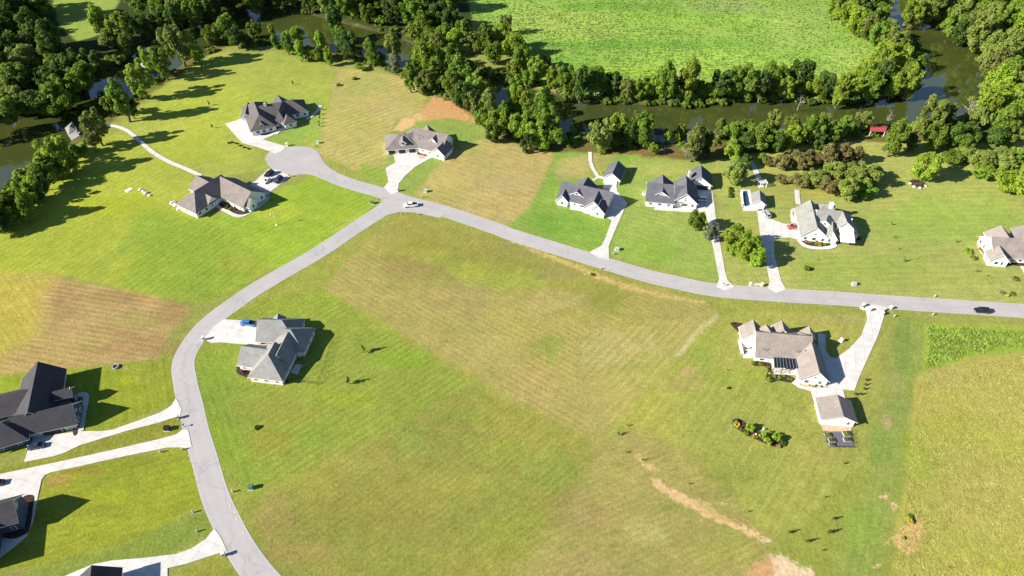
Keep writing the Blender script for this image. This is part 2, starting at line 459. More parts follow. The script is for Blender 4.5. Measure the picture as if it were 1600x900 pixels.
for b in ((800, 440, 60, 16, (166, 184, 68)), (860, 470, 60, 20, (186, 172, 104)), (960, 545, 60, 30, (190, 180, 110)), (950, 470, 30, 16, (144, 152, 64)), (880, 430, 40, 12, (164, 158, 88)), (640, 420, 40, 20, (168, 150, 84)),
          (720, 470, 70, 30, (178, 164, 98)), (760, 545, 60, 30, (186, 176, 98)), (830, 600, 60, 30, (188, 170, 100)), (860, 545, 30, 30, (152, 164, 72)), (1010, 580, 40, 26, (176, 178, 88)), (680, 400, 30, 12, (170, 176, 78)), (1040, 490, 50, 10, (164, 162, 84)), (740, 425, 30, 16, (178, 190, 74)), (860, 545, 12, 40, (148, 162, 72))):
    blob(*b[:4], b[4], op=.6, wob=.9)
paint([(1118, 488), (1126, 494), (1060, 560), (1052, 556)], (214, 202, 142), soft=.7, wob=.6, op=.8)
paint([(738, 604), (930, 694), (905, 760), (800, 905), (760, 960), (440, 960), (395, 860), (385, 790), (405, 778), (600, 682)], (156, 158, 72), soft=4, stripes=((430, 800), (700, 620)), per=1.8, amp=.06)
for b in ((640, 690, 26, 30, (150, 168, 72)), (560, 800, 120, 40, (152, 152, 66)), (800, 700, 60, 20, (148, 166, 64)), (700, 760, 80, 20, (166, 168, 76)), (850, 720, 30, 40, (150, 168, 72)), (430, 800, 26, 40, (172, 156, 88)), (470, 860, 50, 14, (172, 152, 84)), (640, 870, 80, 20, (160, 166, 70)), (560, 720, 60, 16, (168, 166, 82)), (730, 650, 60, 12, (146, 164, 64)), (800, 840, 60, 30, (160, 166, 66))):
    blob(*b[:4], b[4], op=.55, wob=1.0)
paint([(932, 694), (990, 662), (1100, 715), (1210, 845), (1200, 905), (1190, 960), (780, 960), (805, 900), (906, 760)], (170, 164, 88), soft=4, stripes=((1000, 880), (1130, 820)), per=1.8, amp=.06)
for b in ((920, 800, 50, 30, (172, 154, 90)), (1010, 830, 40, 26, (186, 184, 104)), (1060, 790, 30, 14, (148, 162, 72)), (900, 880, 60, 20, (176, 160, 98)), (1130, 860, 60, 30, (166, 172, 78)), (1040, 880, 60, 14, (174, 168, 92)), (960, 740, 30, 12, (172, 174, 86))):
    blob(*b[:4], b[4], op=.6, wob=.9)
paint([(1130, 486), (1402, 490), (1392, 600), (1380, 705), (1290, 780), (1210, 845), (1100, 715), (990, 662), (945, 684), (1060, 560)], (170, 174, 80), stripes=((1000, 660), (1130, 500)), per=2.6, amp=.05)
for b in ((1060, 600, 40, 14, (180, 168, 96)), (1075, 580, 12, 8, (204, 170, 112)), (1200, 620, 50, 20, (166, 178, 74)), (1130, 660, 60, 20, (164, 172, 80)), (1300, 500, 50, 8, (184, 172, 104)), (1160, 590, 40, 14, (158, 180, 66)), (1230, 740, 60, 20, (166, 172, 78)), (1100, 540, 20, 30, (160, 178, 74)), (1270, 710, 40, 10, (180, 174, 90)), (1150, 740, 50, 14, (154, 160, 72))):
    blob(*b[:4], b[4], op=.6, wob=.8)
paint([(1398, 494), (1446, 496), (1430, 620), (1412, 720), (1395, 800), (1370, 905), (1360, 960), (1290, 960), (1330, 830), (1372, 720), (1386, 600)], (150, 168, 78), soft=5, stripes=((1420, 520), (1380, 800)), per=2.6, amp=.05)
for b in ((1410, 545, 14, 40, (138, 164, 72)), (1375, 700, 16, 50, (142, 168, 74)), (1345, 825, 28, 34, (146, 176, 68)), (1400, 600, 10, 20, (172, 172, 96)), (1385, 660, 8, 14, (196, 176, 114)), (1380, 740, 20, 14, (164, 170, 84))):
    blob(*b[:4], b[4], op=.7)
paint([(1447, 506), (1700, 512), (1700, 980), (1385, 980), (1396, 860), (1408, 800), (1412, 760), (1424, 660), (1440, 575)], (184, 180, 84), soft=.8)
for b in ((1490, 590, 40, 18, (190, 178, 100)), (1560, 560, 50, 20, (180, 172, 88)), (1500, 670, 60, 30, (172, 184, 66)), (1440, 700, 30, 40, (166, 184, 62)), (1540, 780, 60, 50, (190, 180, 96)), (1500, 860, 60, 30, (178, 184, 78)), (1580, 890, 50, 20, (188, 192, 70)), (1570, 690, 40, 20, (180, 188, 72))):
    blob(*b[:4], b[4], op=.6)
paint([(1447, 507), (1700, 516), (1700, 545), (1530, 553), (1490, 566), (1442, 580)], (152, 184, 62), soft=1.5)
# bare soil
def soil(pts, col, soft=.8, noise=2.2, wob=1.0, op=.94):
    P = np.asarray(pts, float)
    m = (PX > P[:, 0].min() - 40) & (PX < P[:, 0].max() + 40) & (PY > P[:, 1].min() - 40) & (PY < P[:, 1].max() + 40)
    if not m.any(): return
    W = [at(x, y).to_2d() for x, y in pts]
    d = sdist(GX[m], GY[m], [(p.x, p.y) for p in W]) + (n2[m] - .5) * wob
    v = sstep(d, -1.6 - .3 * noise, 1.4 + .2 * noise) * op
    near = d > -4
    S = SOILC[m]; S[near] = np.array(gcol(col)) * [1.14, 1.11, .98]; SOILC[m] = S
    BARE[m] = np.maximum(BARE[m], v)
soil([(1012, 748), (1028, 746), (1040, 760), (1062, 768), (1085, 778), (1108, 786), (1120, 800), (1150, 812), (1180, 828), (1205, 842), (1196, 848), (1160, 832), (1128, 818), (1100, 806), (1072, 792), (1046, 778), (1022, 762)], (222, 192, 140))
soil([(992, 708), (1000, 708), (1006, 722), (1030, 734), (1022, 738), (1000, 726)], (220, 190, 136), noise=1.6)
soil([(1100, 772), (1130, 780), (1150, 792), (1140, 796), (1110, 784)], (200, 180, 118), noise=3, op=.6)
soil([(1160, 905), (1178, 878), (1204, 868), (1222, 864), (1250, 882), (1272, 888), (1276, 910), (1270, 960), (1150, 960)], (226, 206, 166), noise=2.5)
soil([(1160, 900), (1176, 878), (1186, 884), (1172, 905)], (206, 168, 118), noise=1.4)
soil([(1390, 786), (1400, 783), (1405, 792), (1396, 798), (1388, 793)], (226, 192, 146), noise=.8)
soil([(1372, 775), (1386, 772), (1388, 779), (1374, 780)], (220, 190, 140), noise=1)
soil([(1396, 838), (1410, 828), (1420, 812), (1445, 812), (1448, 830), (1436, 840), (1432, 862), (1414, 866), (1400, 850)], (214, 182, 122), noise=3)
soil([(1378, 842), (1390, 840), (1390, 852), (1380, 850)], (220, 188, 130), noise=1.5)
soil([(1358, 884), (1376, 880), (1374, 888), (1362, 890)], (220, 192, 140), noise=1)
soil([(800, 372), (850, 392), (900, 412), (960, 436), (1010, 452), (1060, 462), (1108, 472), (1106, 478), (1060, 470), (1000, 459), (950, 444), (890, 418), (840, 398), (796, 378)], (206, 182, 116), noise=2.2, op=.8)
soil([(626, 336), (560, 376), (500, 412), (490, 424), (520, 412), (580, 372), (632, 340)], (186, 158, 96), noise=2.0, op=.6)
soil([(1300, 520), (1342, 512), (1345, 524), (1305, 530)], (196, 178, 114), noise=2, op=.6)
soil([(402, 800), (410, 812), (440, 850), (480, 888), (500, 905), (486, 905), (450, 878), (418, 838), (398, 808)], (178, 150, 92), noise=1.8, op=.7)
soil([(150, 675), (175, 668), (190, 662), (240, 646), (236, 642), (180, 660)], (190, 176, 104), noise=1, op=.5)
soil([(1168, 228), (1010, 232), (940, 238), (950, 243), (1080, 244)], (150, 116, 78), noise=2, op=.6)
soil([(191, 573), (200, 571), (199, 579), (192, 579)], (190, 156, 110), noise=.6)

soil([(676, 149), (700, 153), (740, 180), (730, 191), (700, 185), (650, 191), (638, 186), (660, 168)], (216, 166, 118), noise=4, op=.74)
soil([(628, 184), (650, 184), (648, 196), (628, 206), (614, 204)], (222, 190, 132), noise=3)
soil([(737, 184), (754, 186), (752, 193), (740, 192)], (216, 176, 120), noise=3)

# overall unevenness of the sward
vv = .90 + .22 * (n3 - .5) + .20 * (n1 - .5)
BASE = BASE * (vv[..., None] + .10)
BASE[..., 0] *= 1 + .12 * (n1 - .5); BASE[..., 2] *= 1 - .2 * (n3 - .5)
mud = np.array(gcol((92, 84, 52)))
mz = sstep(sd, -2.5, 0.5)[..., None] * infine[..., None]
BASE = BASE * (1 - mz) + mud * mz

ny, nx = GX.shape
idx = np.arange(ny * nx).reshape(ny, nx)
quads = np.stack([idx[:-1, :-1], idx[:-1, 1:], idx[1:, 1:], idx[1:, :-1]], -1).reshape(-1, 4)
gme = np_mesh('ground', np.stack([GX, GY, Z], -1).reshape(-1, 3), quads)
ca = gme.color_attributes.new('grass', 'FLOAT_COLOR', 'POINT')
ca.data.foreach_set('color', np.concatenate([np.clip(BASE.reshape(-1, 3), .005, .8), np.ones((ny * nx, 1))], 1).astype(np.float32).ravel())
sca = gme.color_attributes.new('soilcol', 'FLOAT_COLOR', 'POINT')
sca.data.foreach_set('color', np.concatenate([np.clip(SOILC.reshape(-1, 3), .005, .8), np.ones((ny * nx, 1))], 1).astype(np.float32).ravel())
for nm, arr in (('su', SU), ('sv', SV), ('sa', SA), ('bare', BARE)):
    a = gme.attributes.new(nm, 'FLOAT', 'POINT'); a.data.foreach_set('value', arr.astype(np.float32).ravel())

t = NT('turf')
g = t.n('NewGeometry').outputs['Position']
colr = t.n('Attribute', attribute_name='grass').outputs['Color']
su = t.n('Attribute', attribute_name='su').outputs['Fac']; sv = t.n('Attribute', attribute_name='sv').outputs['Fac']; sa = t.n('Attribute', attribute_name='sa').outputs['Fac']
wob = t.noise(g, .10, 2)
ph = t.math('ADD', su, t.math('MULTIPLY', wob, .12))
tri = t.math('SUBTRACT', t.math('ABSOLUTE', t.math('SUBTRACT', t.math('MULTIPLY', t.math('FRACT', ph), 2.0), 1.0)), .5)
st = t.math('MULTIPLY', t.math('MULTIPLY', tri, 2.2), sa)
patchy = t.ramp(t.noise(g, .06, 3), .35, .65, .25, 1.3)
st = t.math('MULTIPLY', st, patchy)
cx = t.n('CombineXYZ'); t.l(t.math('MULTIPLY', su, 3.4), cx.inputs[0]); t.l(t.math('MULTIPLY', sv, .30), cx.inputs[1])
streak = t.ramp(t.noise(cx.outputs[0], 1.0, 3, .65), .25, .75, .87, 1.13)
fine = t.ramp(t.noise(g, 1.1, 5, .82), .30, .70, .66, 1.34)
mid = t.ramp(t.noise(g, .25, 4, .6), .3, .7, .88, 1.12)
f = t.math('MULTIPLY', t.math('MULTIPLY', fine, mid), t.math('MULTIPLY', streak, t.math('ADD', 1.0, st)))
cc = t.scale(colr, f)
dry = t.ramp(t.noise(g, .5, 6, .75), .54, .74, 0, .55)
cc = t.mix(dry, cc, t.mix(1.0, cc, (1.25, 1.08, 1.20), 'MULTIPLY'))
lush = t.ramp(t.noise(g, .22, 6, .7), .56, .76, 0, .55)
cc = t.mix(lush, cc, t.mix(1.0, cc, (.84, .93, .85), 'MULTIPLY'))
bare = t.n('Attribute', attribute_name='bare').outputs['Fac']; sc = t.n('Attribute', attribute_name='soilcol').outputs['Color']
bn = t.math('ADD', bare, t.math('MULTIPLY', t.math('SUBTRACT', t.noise(g, .6, 7, .78), .5), 2.4))
bm_ = t.ramp(bn, .48, .74, 0, 1); t.t.nodes[-1].clamp = True
bm_ = t.math('MULTIPLY', bm_, t.ramp(bare, .02, .15, 0, 1))
sc = t.scale(sc, t.ramp(t.noise(g, .9, 5, .7), .3, .7, .72, 1.22))
cc = t.mix(bm_, cc, sc)
t.bsdf(cc, .95, .05, bump=t.noise(g, 1.8, 5, .8), bs=.6, bd=.32)
M['turf'] = t.mat
tag(obj('ground', gme, M['turf']), kind='structure')

# water
wm = MB(); wm.face([(-395, 50, WATER_Z), (425, 50, WATER_Z), (425, 515, WATER_Z), (-395, 515, WATER_Z)])
t = NT('river_water')
g = t.n('NewGeometry').outputs['Position']
tone = t.ramp(t.noise(g, .03, 3), .35, .65, 0, 1)
wcol = t.mix(tone, (.050, .060, .012), (.036, .045, .012))
t.bsdf(wcol, .05, 1.0, bump=t.noise(g, .55, 3, .6), bs=.035, bd=.25)
M['water'] = t.mat
tag(wm.build('river_water', M['water']), kind='structure')

# ------------------------------------------------------------------ roads and concrete
t = NT('asphalt')
g = t.n('NewGeometry').outputs['Position']
ac = t.n('Attribute', attribute_name='across').outputs['Fac']
f = t.math('MULTIPLY', t.ramp(t.noise(g, .12, 4), .3, .7, .93, 1.06), t.ramp(t.noise(g, 5, 3, .7), .3, .7, .93, 1.07))
seam = t.ramp(t.math('ABSOLUTE', t.math('ADD', ac, t.math('MULTIPLY', t.math('SUBTRACT', t.noise(g, .2, 2), .5), .06))), .0, .035, .93, 1.0)
tracks = t.ramp(t.math('ABSOLUTE', t.math('SUBTRACT', t.math('ABSOLUTE', ac), .45)), .0, .16, 1.045, 1.0)
edge = t.ramp(t.math('ABSOLUTE', ac), .88, .97, 1.0, 1.14)
f = t.math('MULTIPLY', t.math('MULTIPLY', f, seam), t.math('MULTIPLY', tracks, edge))
crack = t.n('TexVoronoi', i_Scale=.09, feature='DISTANCE_TO_EDGE')
wv = t.n('VectorMath', operation='ADD'); t.l(g, wv.inputs[0])
nn_ = t.n('TexNoise', i_Scale=.4, i_Detail=4); t.l(g, nn_.inputs['Vector'])
sc_ = t.n('VectorMath', operation='SCALE'); t.l(nn_.outputs['Color'], sc_.inputs[0]); sc_.inputs[3].default_value = 3.0
t.l(sc_.outputs[0], wv.inputs[1]); t.l(wv.outputs[0], crack.inputs['Vector'])
f = t.math('MULTIPLY', f, t.ramp(crack.outputs['Distance'], 0, .018, .84, 1.0))
t.bsdf(t.scale((.318, .305, .300), f), .92, .15)
M['asphalt'] = t.mat

t = NT('concrete')
g = t.n('NewGeometry').outputs['Position']
jb = t.n('TexBrick', offset=0.0, i_Scale=1.0, i_Mortar_Size=.07, i_Brick_Width=3.0, i_Row_Height=3.0)
jb.inputs['Color1'].default_value = (1, 1, 1, 1); jb.inputs['Color2'].default_value = (.90, .90, .90, 1); jb.inputs['Mortar'].default_value = (.74, .73, .71, 1)
mp = t.n('Mapping', i_Rotation=(0, 0, .3)); t.l(g, mp.inputs[0]); t.l(mp.outputs[0], jb.inputs['Vector'])
f = t.math('MULTIPLY', t.ramp(t.noise(g, .35, 6, .7), .3, .7, .82, 1.10), t.ramp(t.noise(g, 6, 2), .3, .7, .96, 1.04))
t.bsdf(t.scale(t.mix(1.0, jb.outputs[0], (.515, .495, .468), 'MULTIPLY'), f), .9, .2)
M['concrete'] = t.mat

def ribbon(name, pts, width, z, mat, n=6, taper=None):
    P = smooth_line([at(x, y).to_2d() for x, y in pts], n)
    me = MB(); vs, fs, acs = [], [], []
    K = 5
    for i, p in enumerate(P):
        a = P[max(i - 1, 0)]; b = P[min(i + 1, len(P) - 1)]
        d = (b - a).normalized(); nrm = Vector((-d.y, d.x))
        w = width if taper is None else taper(i / (len(P) - 1))
        for k in range(K):
            u = -1 + 2 * k / (K - 1)
            q = p + nrm * (u * w / 2); vs.append((q.x, q.y, z)); acs.append(u)
    for i in range(len(P) - 1):
        for k in range(K - 1):
            j = i * K + k
            fs.append((j, j + K, j + K + 1, j + 1))
    m = np_mesh(name, np.array(vs), np.array(fs)[:, ::-1])
    a = m.attributes.new('across', 'FLOAT', 'POINT'); a.data.foreach_set('value', np.array(acs, np.float32))
    return tag(obj(name, m, mat), kind='structure')

def slab(name, pts, z, mat, smooth=0, h=None):
    P = [at(x, y).to_2d() for x, y in pts]
    if smooth: P = smooth_line(P, smooth, closed=True)
    mb = MB(); mb.prism([(p.x, p.y) for p in P], z - (h or .05), z)
    bm = bmesh.new(); bm.from_mesh(mb.mesh(name)); 
    bmesh.ops.triangulate(bm, faces=[f for f in bm.faces if len(f.verts) > 4])
    me = bpy.data.meshes.new(name); bm.to_mesh(me); bm.free()
    a = me.attributes.new('across', 'FLOAT', 'POINT'); a.data.foreach_set('value', np.full(len(me.vertices), .7, np.float32))
    return tag(obj(name, me, mat), kind='structure')

ROAD_A = [(462, 253), (490, 264), (540, 285), (600, 302.5), (640, 316), (700, 332), (775, 357.5), (800, 367), (900, 398), (1000, 428), (1050, 440), (1112, 452.5), (1200, 460), (1300, 466), (1400, 473), (1600, 486), (1900, 506)]
ROAD_B = [(638, 312), (610, 323), (560, 353), (500, 393), (407, 447), (367, 474), (332, 500), (307.5, 526), (287, 563), (290, 600), (299, 638), (307, 675), (322, 726), (336, 775), (357, 822), (379, 862), (408, 902), (450, 945), (510, 990)]
ribbon('road', ROAD_A, 6.9, .060, M['asphalt'])
ribbon('road', ROAD_B, 6.9, .052, M['asphalt'])
cp = [(419, 258), (415, 246), (424, 236), (440, 231), (466, 229), (486, 231), (498, 239), (503, 249), (512, 260), (530, 274), (500, 276), (478, 272), (456, 274), (437, 271)]
slab('turning_circle', cp, .068, M['asphalt'], smooth=5, h=.07)
slab('road_junction', [(592, 301), (596, 316), (584, 325), (560, 343), (575, 352), (605, 336), (625, 331), (648, 332), (690, 341), (680, 325), (640, 312)], .044, M['asphalt'], h=.05)

DRIVES = [
 [(352, 193.5), (377, 186), (393, 184), (412, 199), (440, 190), (452, 200), (411, 218), (424, 222), (447, 229), (440, 236), (430, 240), (424, 237), (400, 229), (378, 223)],
 [(419, 264), (436, 266), (454, 276), (425, 298), (418, 306), (400, 300), (388, 290), (400, 282)],
 [(613, 236), (660, 234), (672, 238), (677, 245), (664, 252), (650, 260), (633, 275), (623, 287), (622, 300), (612, 304), (600, 293), (607, 284), (602.5, 263), (618, 254)],
 [(945, 282), (961, 283), (965, 300), (975, 311), (980, 318), (976, 326), (959, 365), (951, 385), (952, 406), (935, 402), (921, 394), (940, 384), (946, 372), (956, 344), (941, 336), (890, 327), (892, 319), (905, 320), (938, 331), (938, 310)],
 [(1085, 291), (1112, 293), (1116, 320), (1120, 352), (1127, 390), (1133, 425), (1137, 438), (1147, 449), (1134, 454), (1119, 448), (1124, 435), (1117, 400), (1107, 350), (1102, 331), (1083, 332), (1022, 328), (1024, 324), (1080, 326)],
 [(1183, 328), (1197, 326), (1203, 342), (1214, 346), (1225, 350), (1257, 350), (1264, 362), (1248, 375), (1237, 371.5), (1222, 371), (1212, 373), (1209, 380), (1210, 400), (1217, 425), (1221, 440), (1228, 452), (1214, 458), (1199, 450), (1203, 440), (1200, 425), (1195, 397), (1187, 360)],
 [(319, 530), (332, 512), (349, 499), (404, 503), (408, 540), (345, 535), (330, 536)],
 [(1344, 479), (1366, 476), (1391, 481), (1383, 489), (1380, 498), (1373, 521), (1363, 544), (1343, 588), (1335, 610), (1317, 609), (1321, 624), (1300, 640), (1275, 638), (1267, 611), (1248, 606), (1236, 597), (1245, 592), (1280, 600), (1278, 520), (1290, 523), (1290, 547), (1297, 558), (1306, 560), (1328, 544), (1346, 524), (1355, 498), (1353, 485)],
 [(275, 622), (284, 640), (281, 651), (274, 652), (250, 660), (200, 673), (160, 685), (125, 696), (100, 708), (85, 713), (38, 722), (44, 703), (52, 684), (125, 674), (157, 674), (175, 672), (220, 656), (250, 645), (268, 634)],
 [(286, 671), (294, 672), (300, 698), (294, 701), (280, 699), (262, 699.5), (200, 712), (100, 734), (80, 738), (71, 742), (65, 750), (63, 760), (60, 773), (52, 815), (42, 838), (28, 850), (0, 872), (-40, 890), (-40, 830), (-60, 750), (0, 741), (100, 720), (175, 703.5), (250, 686), (275, 679)],
 [(335, 826), (344, 838), (355, 861), (348, 863), (325, 870), (295, 880), (262, 888), (262, 960), (60, 960), (70, 915), (102, 900), (145, 882), (175, 876), (225, 872), (275, 866), (300, 857), (322, 842)],
 [(1592, 413), (1600, 413), (1612, 428), (1602, 430)],
]
for i, d in enumerate(DRIVES):
    slab('driveway', d, .10 + .004 * i, M['concrete'], h=.12)
PATHS = [([(314, 275), (290, 264), (262, 252), (240, 239), (222, 224), (208, 211), (196, 203), (182, 198), (168, 196)], 2.0),
         ([(332, 314), (337, 320), (348, 327), (374, 338), (399, 326), (416, 313), (418, 308)], 1.7),
         ([(948, 278), (936, 277), (929, 268), (924, 258), (922, 249), (922, 238)], 1.6),
         ([(936, 277), (926, 282)], 1.2),
         ([(1247, 320), (1246, 310), (1245, 297)], 2.0),
         ([(1240, 352), (1238, 340), (1239, 329), (1249, 328)], 1.6),
         ([(1248, 375), (1254, 382), (1264, 386.5), (1280, 388), (1296, 387), (1304, 383), (1300, 375)], 1.8),
         ([(113, 621), (134, 618), (131, 645), (126, 674)], 1.7),
         ([(1189, 294), (1187, 284), (1181, 268), (1172, 252)], 2.4),
         ([(479, 187), (487, 182), (497, 173), (501, 165)], 1.8),
         ([(430, 210), (440, 200), (446, 192)], 2.2)]
for i, (p, w) in enumerate(PATHS):
    ribbon('path', p, w, .175 + .004 * i, M['concrete'])
# worn kerb stones of broken concrete along the lower road

# ------------------------------------------------------------------ houses
CAMP = Vector((0, 0, CAMH))
OV = .45

class House:
    def __init__(self, name, label, cat, conv, wall, roof, trim='white_trim', eave=2.9):
        self.ox, self.oy, self.k = conv
        self.wall, self.roofm, self.trim, self.eave = wall, roof, trim, eave
        self.wings, self.root, self.name, self.label, self.cat = [], None, name, label, cat
        self.wm, self.rm = MB(), MB()
    def px(self, z): return (self.ox + z[0] / self.k, self.oy + z[1] / self.k)
    def start(self, A):
        self.root = thing(self.name, self.label, self.cat, (A.x, A.y, 0))
        self.o = Vector((A.x, A.y, 0))
    def wing(self, A, B, zr, hwL, hwR, ends='gg', eL=None, eR=None, rmi=0, walls=True, win='LRAB', rake=1):
        a, b = at(*self.px(A), zr), at(*self.px(B), zr)
        if self.root is None: self.start((a + b) / 2)
        a, b = a - self.o, b - self.o
        i = len(self.wings)
        zr += .013 * i
        eL = (self.eave if eL is None else eL) + .011 * i; eR = (self.eave if eR is None else eR) + .011 * i
        d = (b - a).to_2d().normalized(); n = Vector((-d.y, d.x)); L = (b - a).to_2d().length
        pL, pR = (zr - eL) / hwL, (zr - eR) / hwR
        hm = (hwL + hwR) / 2
        P = lambda s, w, z: (a.x + d.x * s + n.x * w, a.y + d.y * s + n.y * w, z)
        s0 = -(hm if ends[0] == 'h' else 0); s1 = L + (hm if ends[1] == 'h' else 0)
        so0 = s0 - OV; so1 = s1 + OV
        wl, wr = hwL + OV, -(hwR + OV)
        zl, zrr = zr - pL * (hwL + OV), zr - pR * (hwR + OV)
        ra = (0 if ends[0] == 'h' else so0); rb = (L if ends[1] == 'h' else so1)
        T = .22
        rm = self.rm
        # top
        c = [P(so0, wl, zl), P(so1, wl, zl), P(so1, wr, zrr), P(so0, wr, zrr)]
        r0, r1 = P(ra, 0, zr), P(rb, 0, zr)
        rm.face([c[1], r1, r0, c[0]], rmi)
        rm.face([c[2], r1, r0, c[3]][::-1], rmi)
        if ends[0] == 'h': rm.face([c[3], r0, c[0]][::-1], rmi)
        if ends[1] == 'h': rm.face([c[1], r1, c[2]][::-1], rmi)
        dn = lambda p: (p[0], p[1], p[2] - T)
        edge = [(c[0], c[1]), (c[2], c[3])]
        edge += [(c[3], r0), (r0, c[0])] if ends[0] != 'h' else [(c[3], c[0])]
        edge += [(c[1], r1), (r1, c[2])] if ends[1] != 'h' else [(c[1], c[2])]
        for p, q in edge: rm.face([dn(p), dn(q), q, p], rake)
        rm.face([dn(c[0]), dn(r0), dn(r1), dn(c[1])], 1); rm.face([dn(c[2]), dn(r1), dn(r0), dn(c[3])], 1)
        if ends[0] == 'h': rm.face([dn(c[3]), dn(r0), dn(c[0])], 1)
        if ends[1] == 'h': rm.face([dn(c[1]), dn(r1), dn(c[2])], 1)
        # walls
        W = .12
        tl, tr, tt = eL - W, eR - W, zr - W
        if walls:
            wm = self.wm
            g0, g1 = s0 + .002 * i, s1 - .002 * i
            lw, rw = hwL - .15 + .003 * i, -(hwR - .15 + .003 * i)
            wm.face([P(g0, lw, 0), P(g0, lw, tl), P(g1, lw, tl), P(g1, lw, 0)])
            wm.face([P(g1, rw, 0), P(g1, rw, tr), P(g0, rw, tr), P(g0, rw, 0)])
            if ends[0] == 'h': wm.face([P(g0, rw, 0), P(g0, rw, tr), P(g0, lw, tl), P(g0, lw, 0)])
            else: wm.face([P(g0, rw, 0), P(g0, rw, tr), P(g0, 0, tt), P(g0, lw, tl), P(g0, lw, 0)])
            if ends[1] == 'h': wm.face([P(g1, lw, 0), P(g1, lw, tl), P(g1, rw, tr), P(g1, rw, 0)])
            else: wm.face([P(g1, lw, 0), P(g1, lw, tl), P(g1, 0, tt), P(g1, rw, tr), P(g1, rw, 0)])
        self.wings.append(dict(a=a, d=d, n=n, L=L, s0=s0, s1=s1, hwL=hwL, hwR=hwR, P=P, eL=eL, eR=eR, zr=zr, ends=ends, win=win, walls=walls, done=[]))
        return self
    def side(self, i, s):
        w = self.wings[i]; P = w['P']
        if s == 'L': o, e, n = P(w['s0'], w['hwL'] - .15, 0), P(w['s1'], w['hwL'] - .15, 0), w['n']
        elif s == 'R': o, e, n = P(w['s1'], -(w['hwR'] - .15), 0), P(w['s0'], -(w['hwR'] - .15), 0), -w['n']
        elif s == 'A': o, e, n = P(w['s0'], -w['hwR'] + .15, 0), P(w['s0'], w['hwL'] - .15, 0), -w['d']
        else: o, e, n = P(w['s1'], w['hwL'] - .15, 0), P(w['s1'], -w['hwR'] + .15, 0), w['d']
        o, e = Vector(o), Vector(e)
        return o, (e - o), n
    def free(self, p, skip):
        for j, w in enumerate(self.wings):
            if j == skip or not w['walls']: continue
            q = (p - w['a']).to_2d()
            s, t = q.dot(w['d']), q.dot(w['n'])
            if w['s0'] - .4 < s < w['s1'] + .4 and -w['hwR'] - .4 < t < w['hwL'] + .4: return False
        return True
    def opening(self, i, s, t, kind, w=1.1, z0=.9, z1=2.3, mat=None):
        o, v, n = self.side(i, s)
        u = v.normalized(); c = o + v * t + Vector((n.x, n.y, 0)) * .02
        self.wings[i]['done'].append((s, (v.length * t), w))
        rz = math.atan2(u.y, u.x)
        f = MB()
        fr = .09
        if kind == 'window':
            for dx in (-w / 2 + fr / 2, w / 2 - fr / 2): f.box((c.x + u.x * dx, c.y + u.y * dx, (z0 + z1) / 2), (fr, .1, z1 - z0), 0, rz)
            for z in (z0 + fr / 2, z1 - fr / 2): f.box((c.x, c.y, z), (w - 2 * fr, .096, fr), 0, rz)
            f.box((c.x, c.y, (z0 + z1) / 2), (w - 2 * fr, .07, .05), 0, rz)
            fo = f.build('window', M[self.trim], self.root)
            p = MB(); p.box((c.x, c.y, (z0 + z1) / 2), (w - 2 * fr, .045, z1 - z0 - 2 * fr), 0, rz)
            p.build('pane', M['glass'], fo)
        elif kind == 'garage':
            f.box((c.x, c.y, 2.35), (w + .3, .12, .16), 0, rz)
            for dx in (-w / 2 - .075, w / 2 + .075): f.box((c.x + u.x * dx, c.y + u.y * dx, 1.135), (.15, .118, 2.27), 0, rz)
            fo = f.build('garage_door', M[self.trim], self.root)
            p = MB()
            for k in range(4): p.box((c.x, c.y, .28 + .555 * k), (w, .07, .53), 0, rz)
            p.build('panel', M[mat or 'garage_white'], fo)
        else:
            f.box((c.x, c.y, 2.16), (w + .2, .12, .12), 0, rz)
            for dx in (-w / 2 - .05, w / 2 + .05): f.box((c.x + u.x * dx, c.y + u.y * dx, 1.05), (.1, .118, 2.1), 0, rz)
            fo = f.build('door', M[self.trim], self.root)
            p = MB(); p.box((c.x, c.y, 1.05), (w, .06, 2.08), 0, rz); p.build('door_leaf', M[mat or 'door_wood'], fo)
        return self
    def windows(self, sp=3.4):
        for i, w in enumerate(self.wings):
            if not w['walls']: continue
            for s in w['win']:
                o, v, n = self.side(i, s)
                mid = self.o + o + v / 2
                if Vector((n.x, n.y, 0)).dot(CAMP - mid) < 10: continue
                L = v.length; k = max(1, int(L / sp))
                e = {'L': w['eL'], 'R': w['eR']}.get(s, min(w['eL'], w['eR']))
                if e > 4.0 and not w.get('tall'): zz = [(.9, 2.3)]
                else: zz = [(.9, 2.3)]
                for q in range(k):
                    tt = (q + .5) / k
                    ok = all(not (ss == s and abs(tt * L - pos) < ww / 2 + .9) for ss, pos, ww in w['done'])
                    c = o + v * tt + Vector((n.x, n.y, 0)) * .5
                    c1 = c + v.normalized() * .7; c2 = c - v.normalized() * .7
                    if ok and self.free(c, i) and self.free(c1, i) and self.free(c2, i):
                        self.opening(i, s, tt, 'window', 1.5 if q % 2 else 1.15, *zz[0])
                if s in 'AB' and w['ends']['AB'.index(s)] == 'g' and w['zr'] > 6.0:
                    c = o + v * .5 + Vector((n.x, n.y, 0)) * .5
                    if self.free(c, i): self.opening(i, s, .5, 'window', .9, e + .5, e + 1.4)
        return self
    def finish(self, extra_roof=None):
        self.wallo = self.wm.build('wall', M[self.wall], self.root)
        mats = [M[self.roofm], M[self.trim]] + ([M[extra_roof]] if extra_roof else [])
        self.roofo = self.rm.build('roof', mats, self.root)
        return self
    def local(self, px, py, z=0.0): return at(px, py, z) - self.o
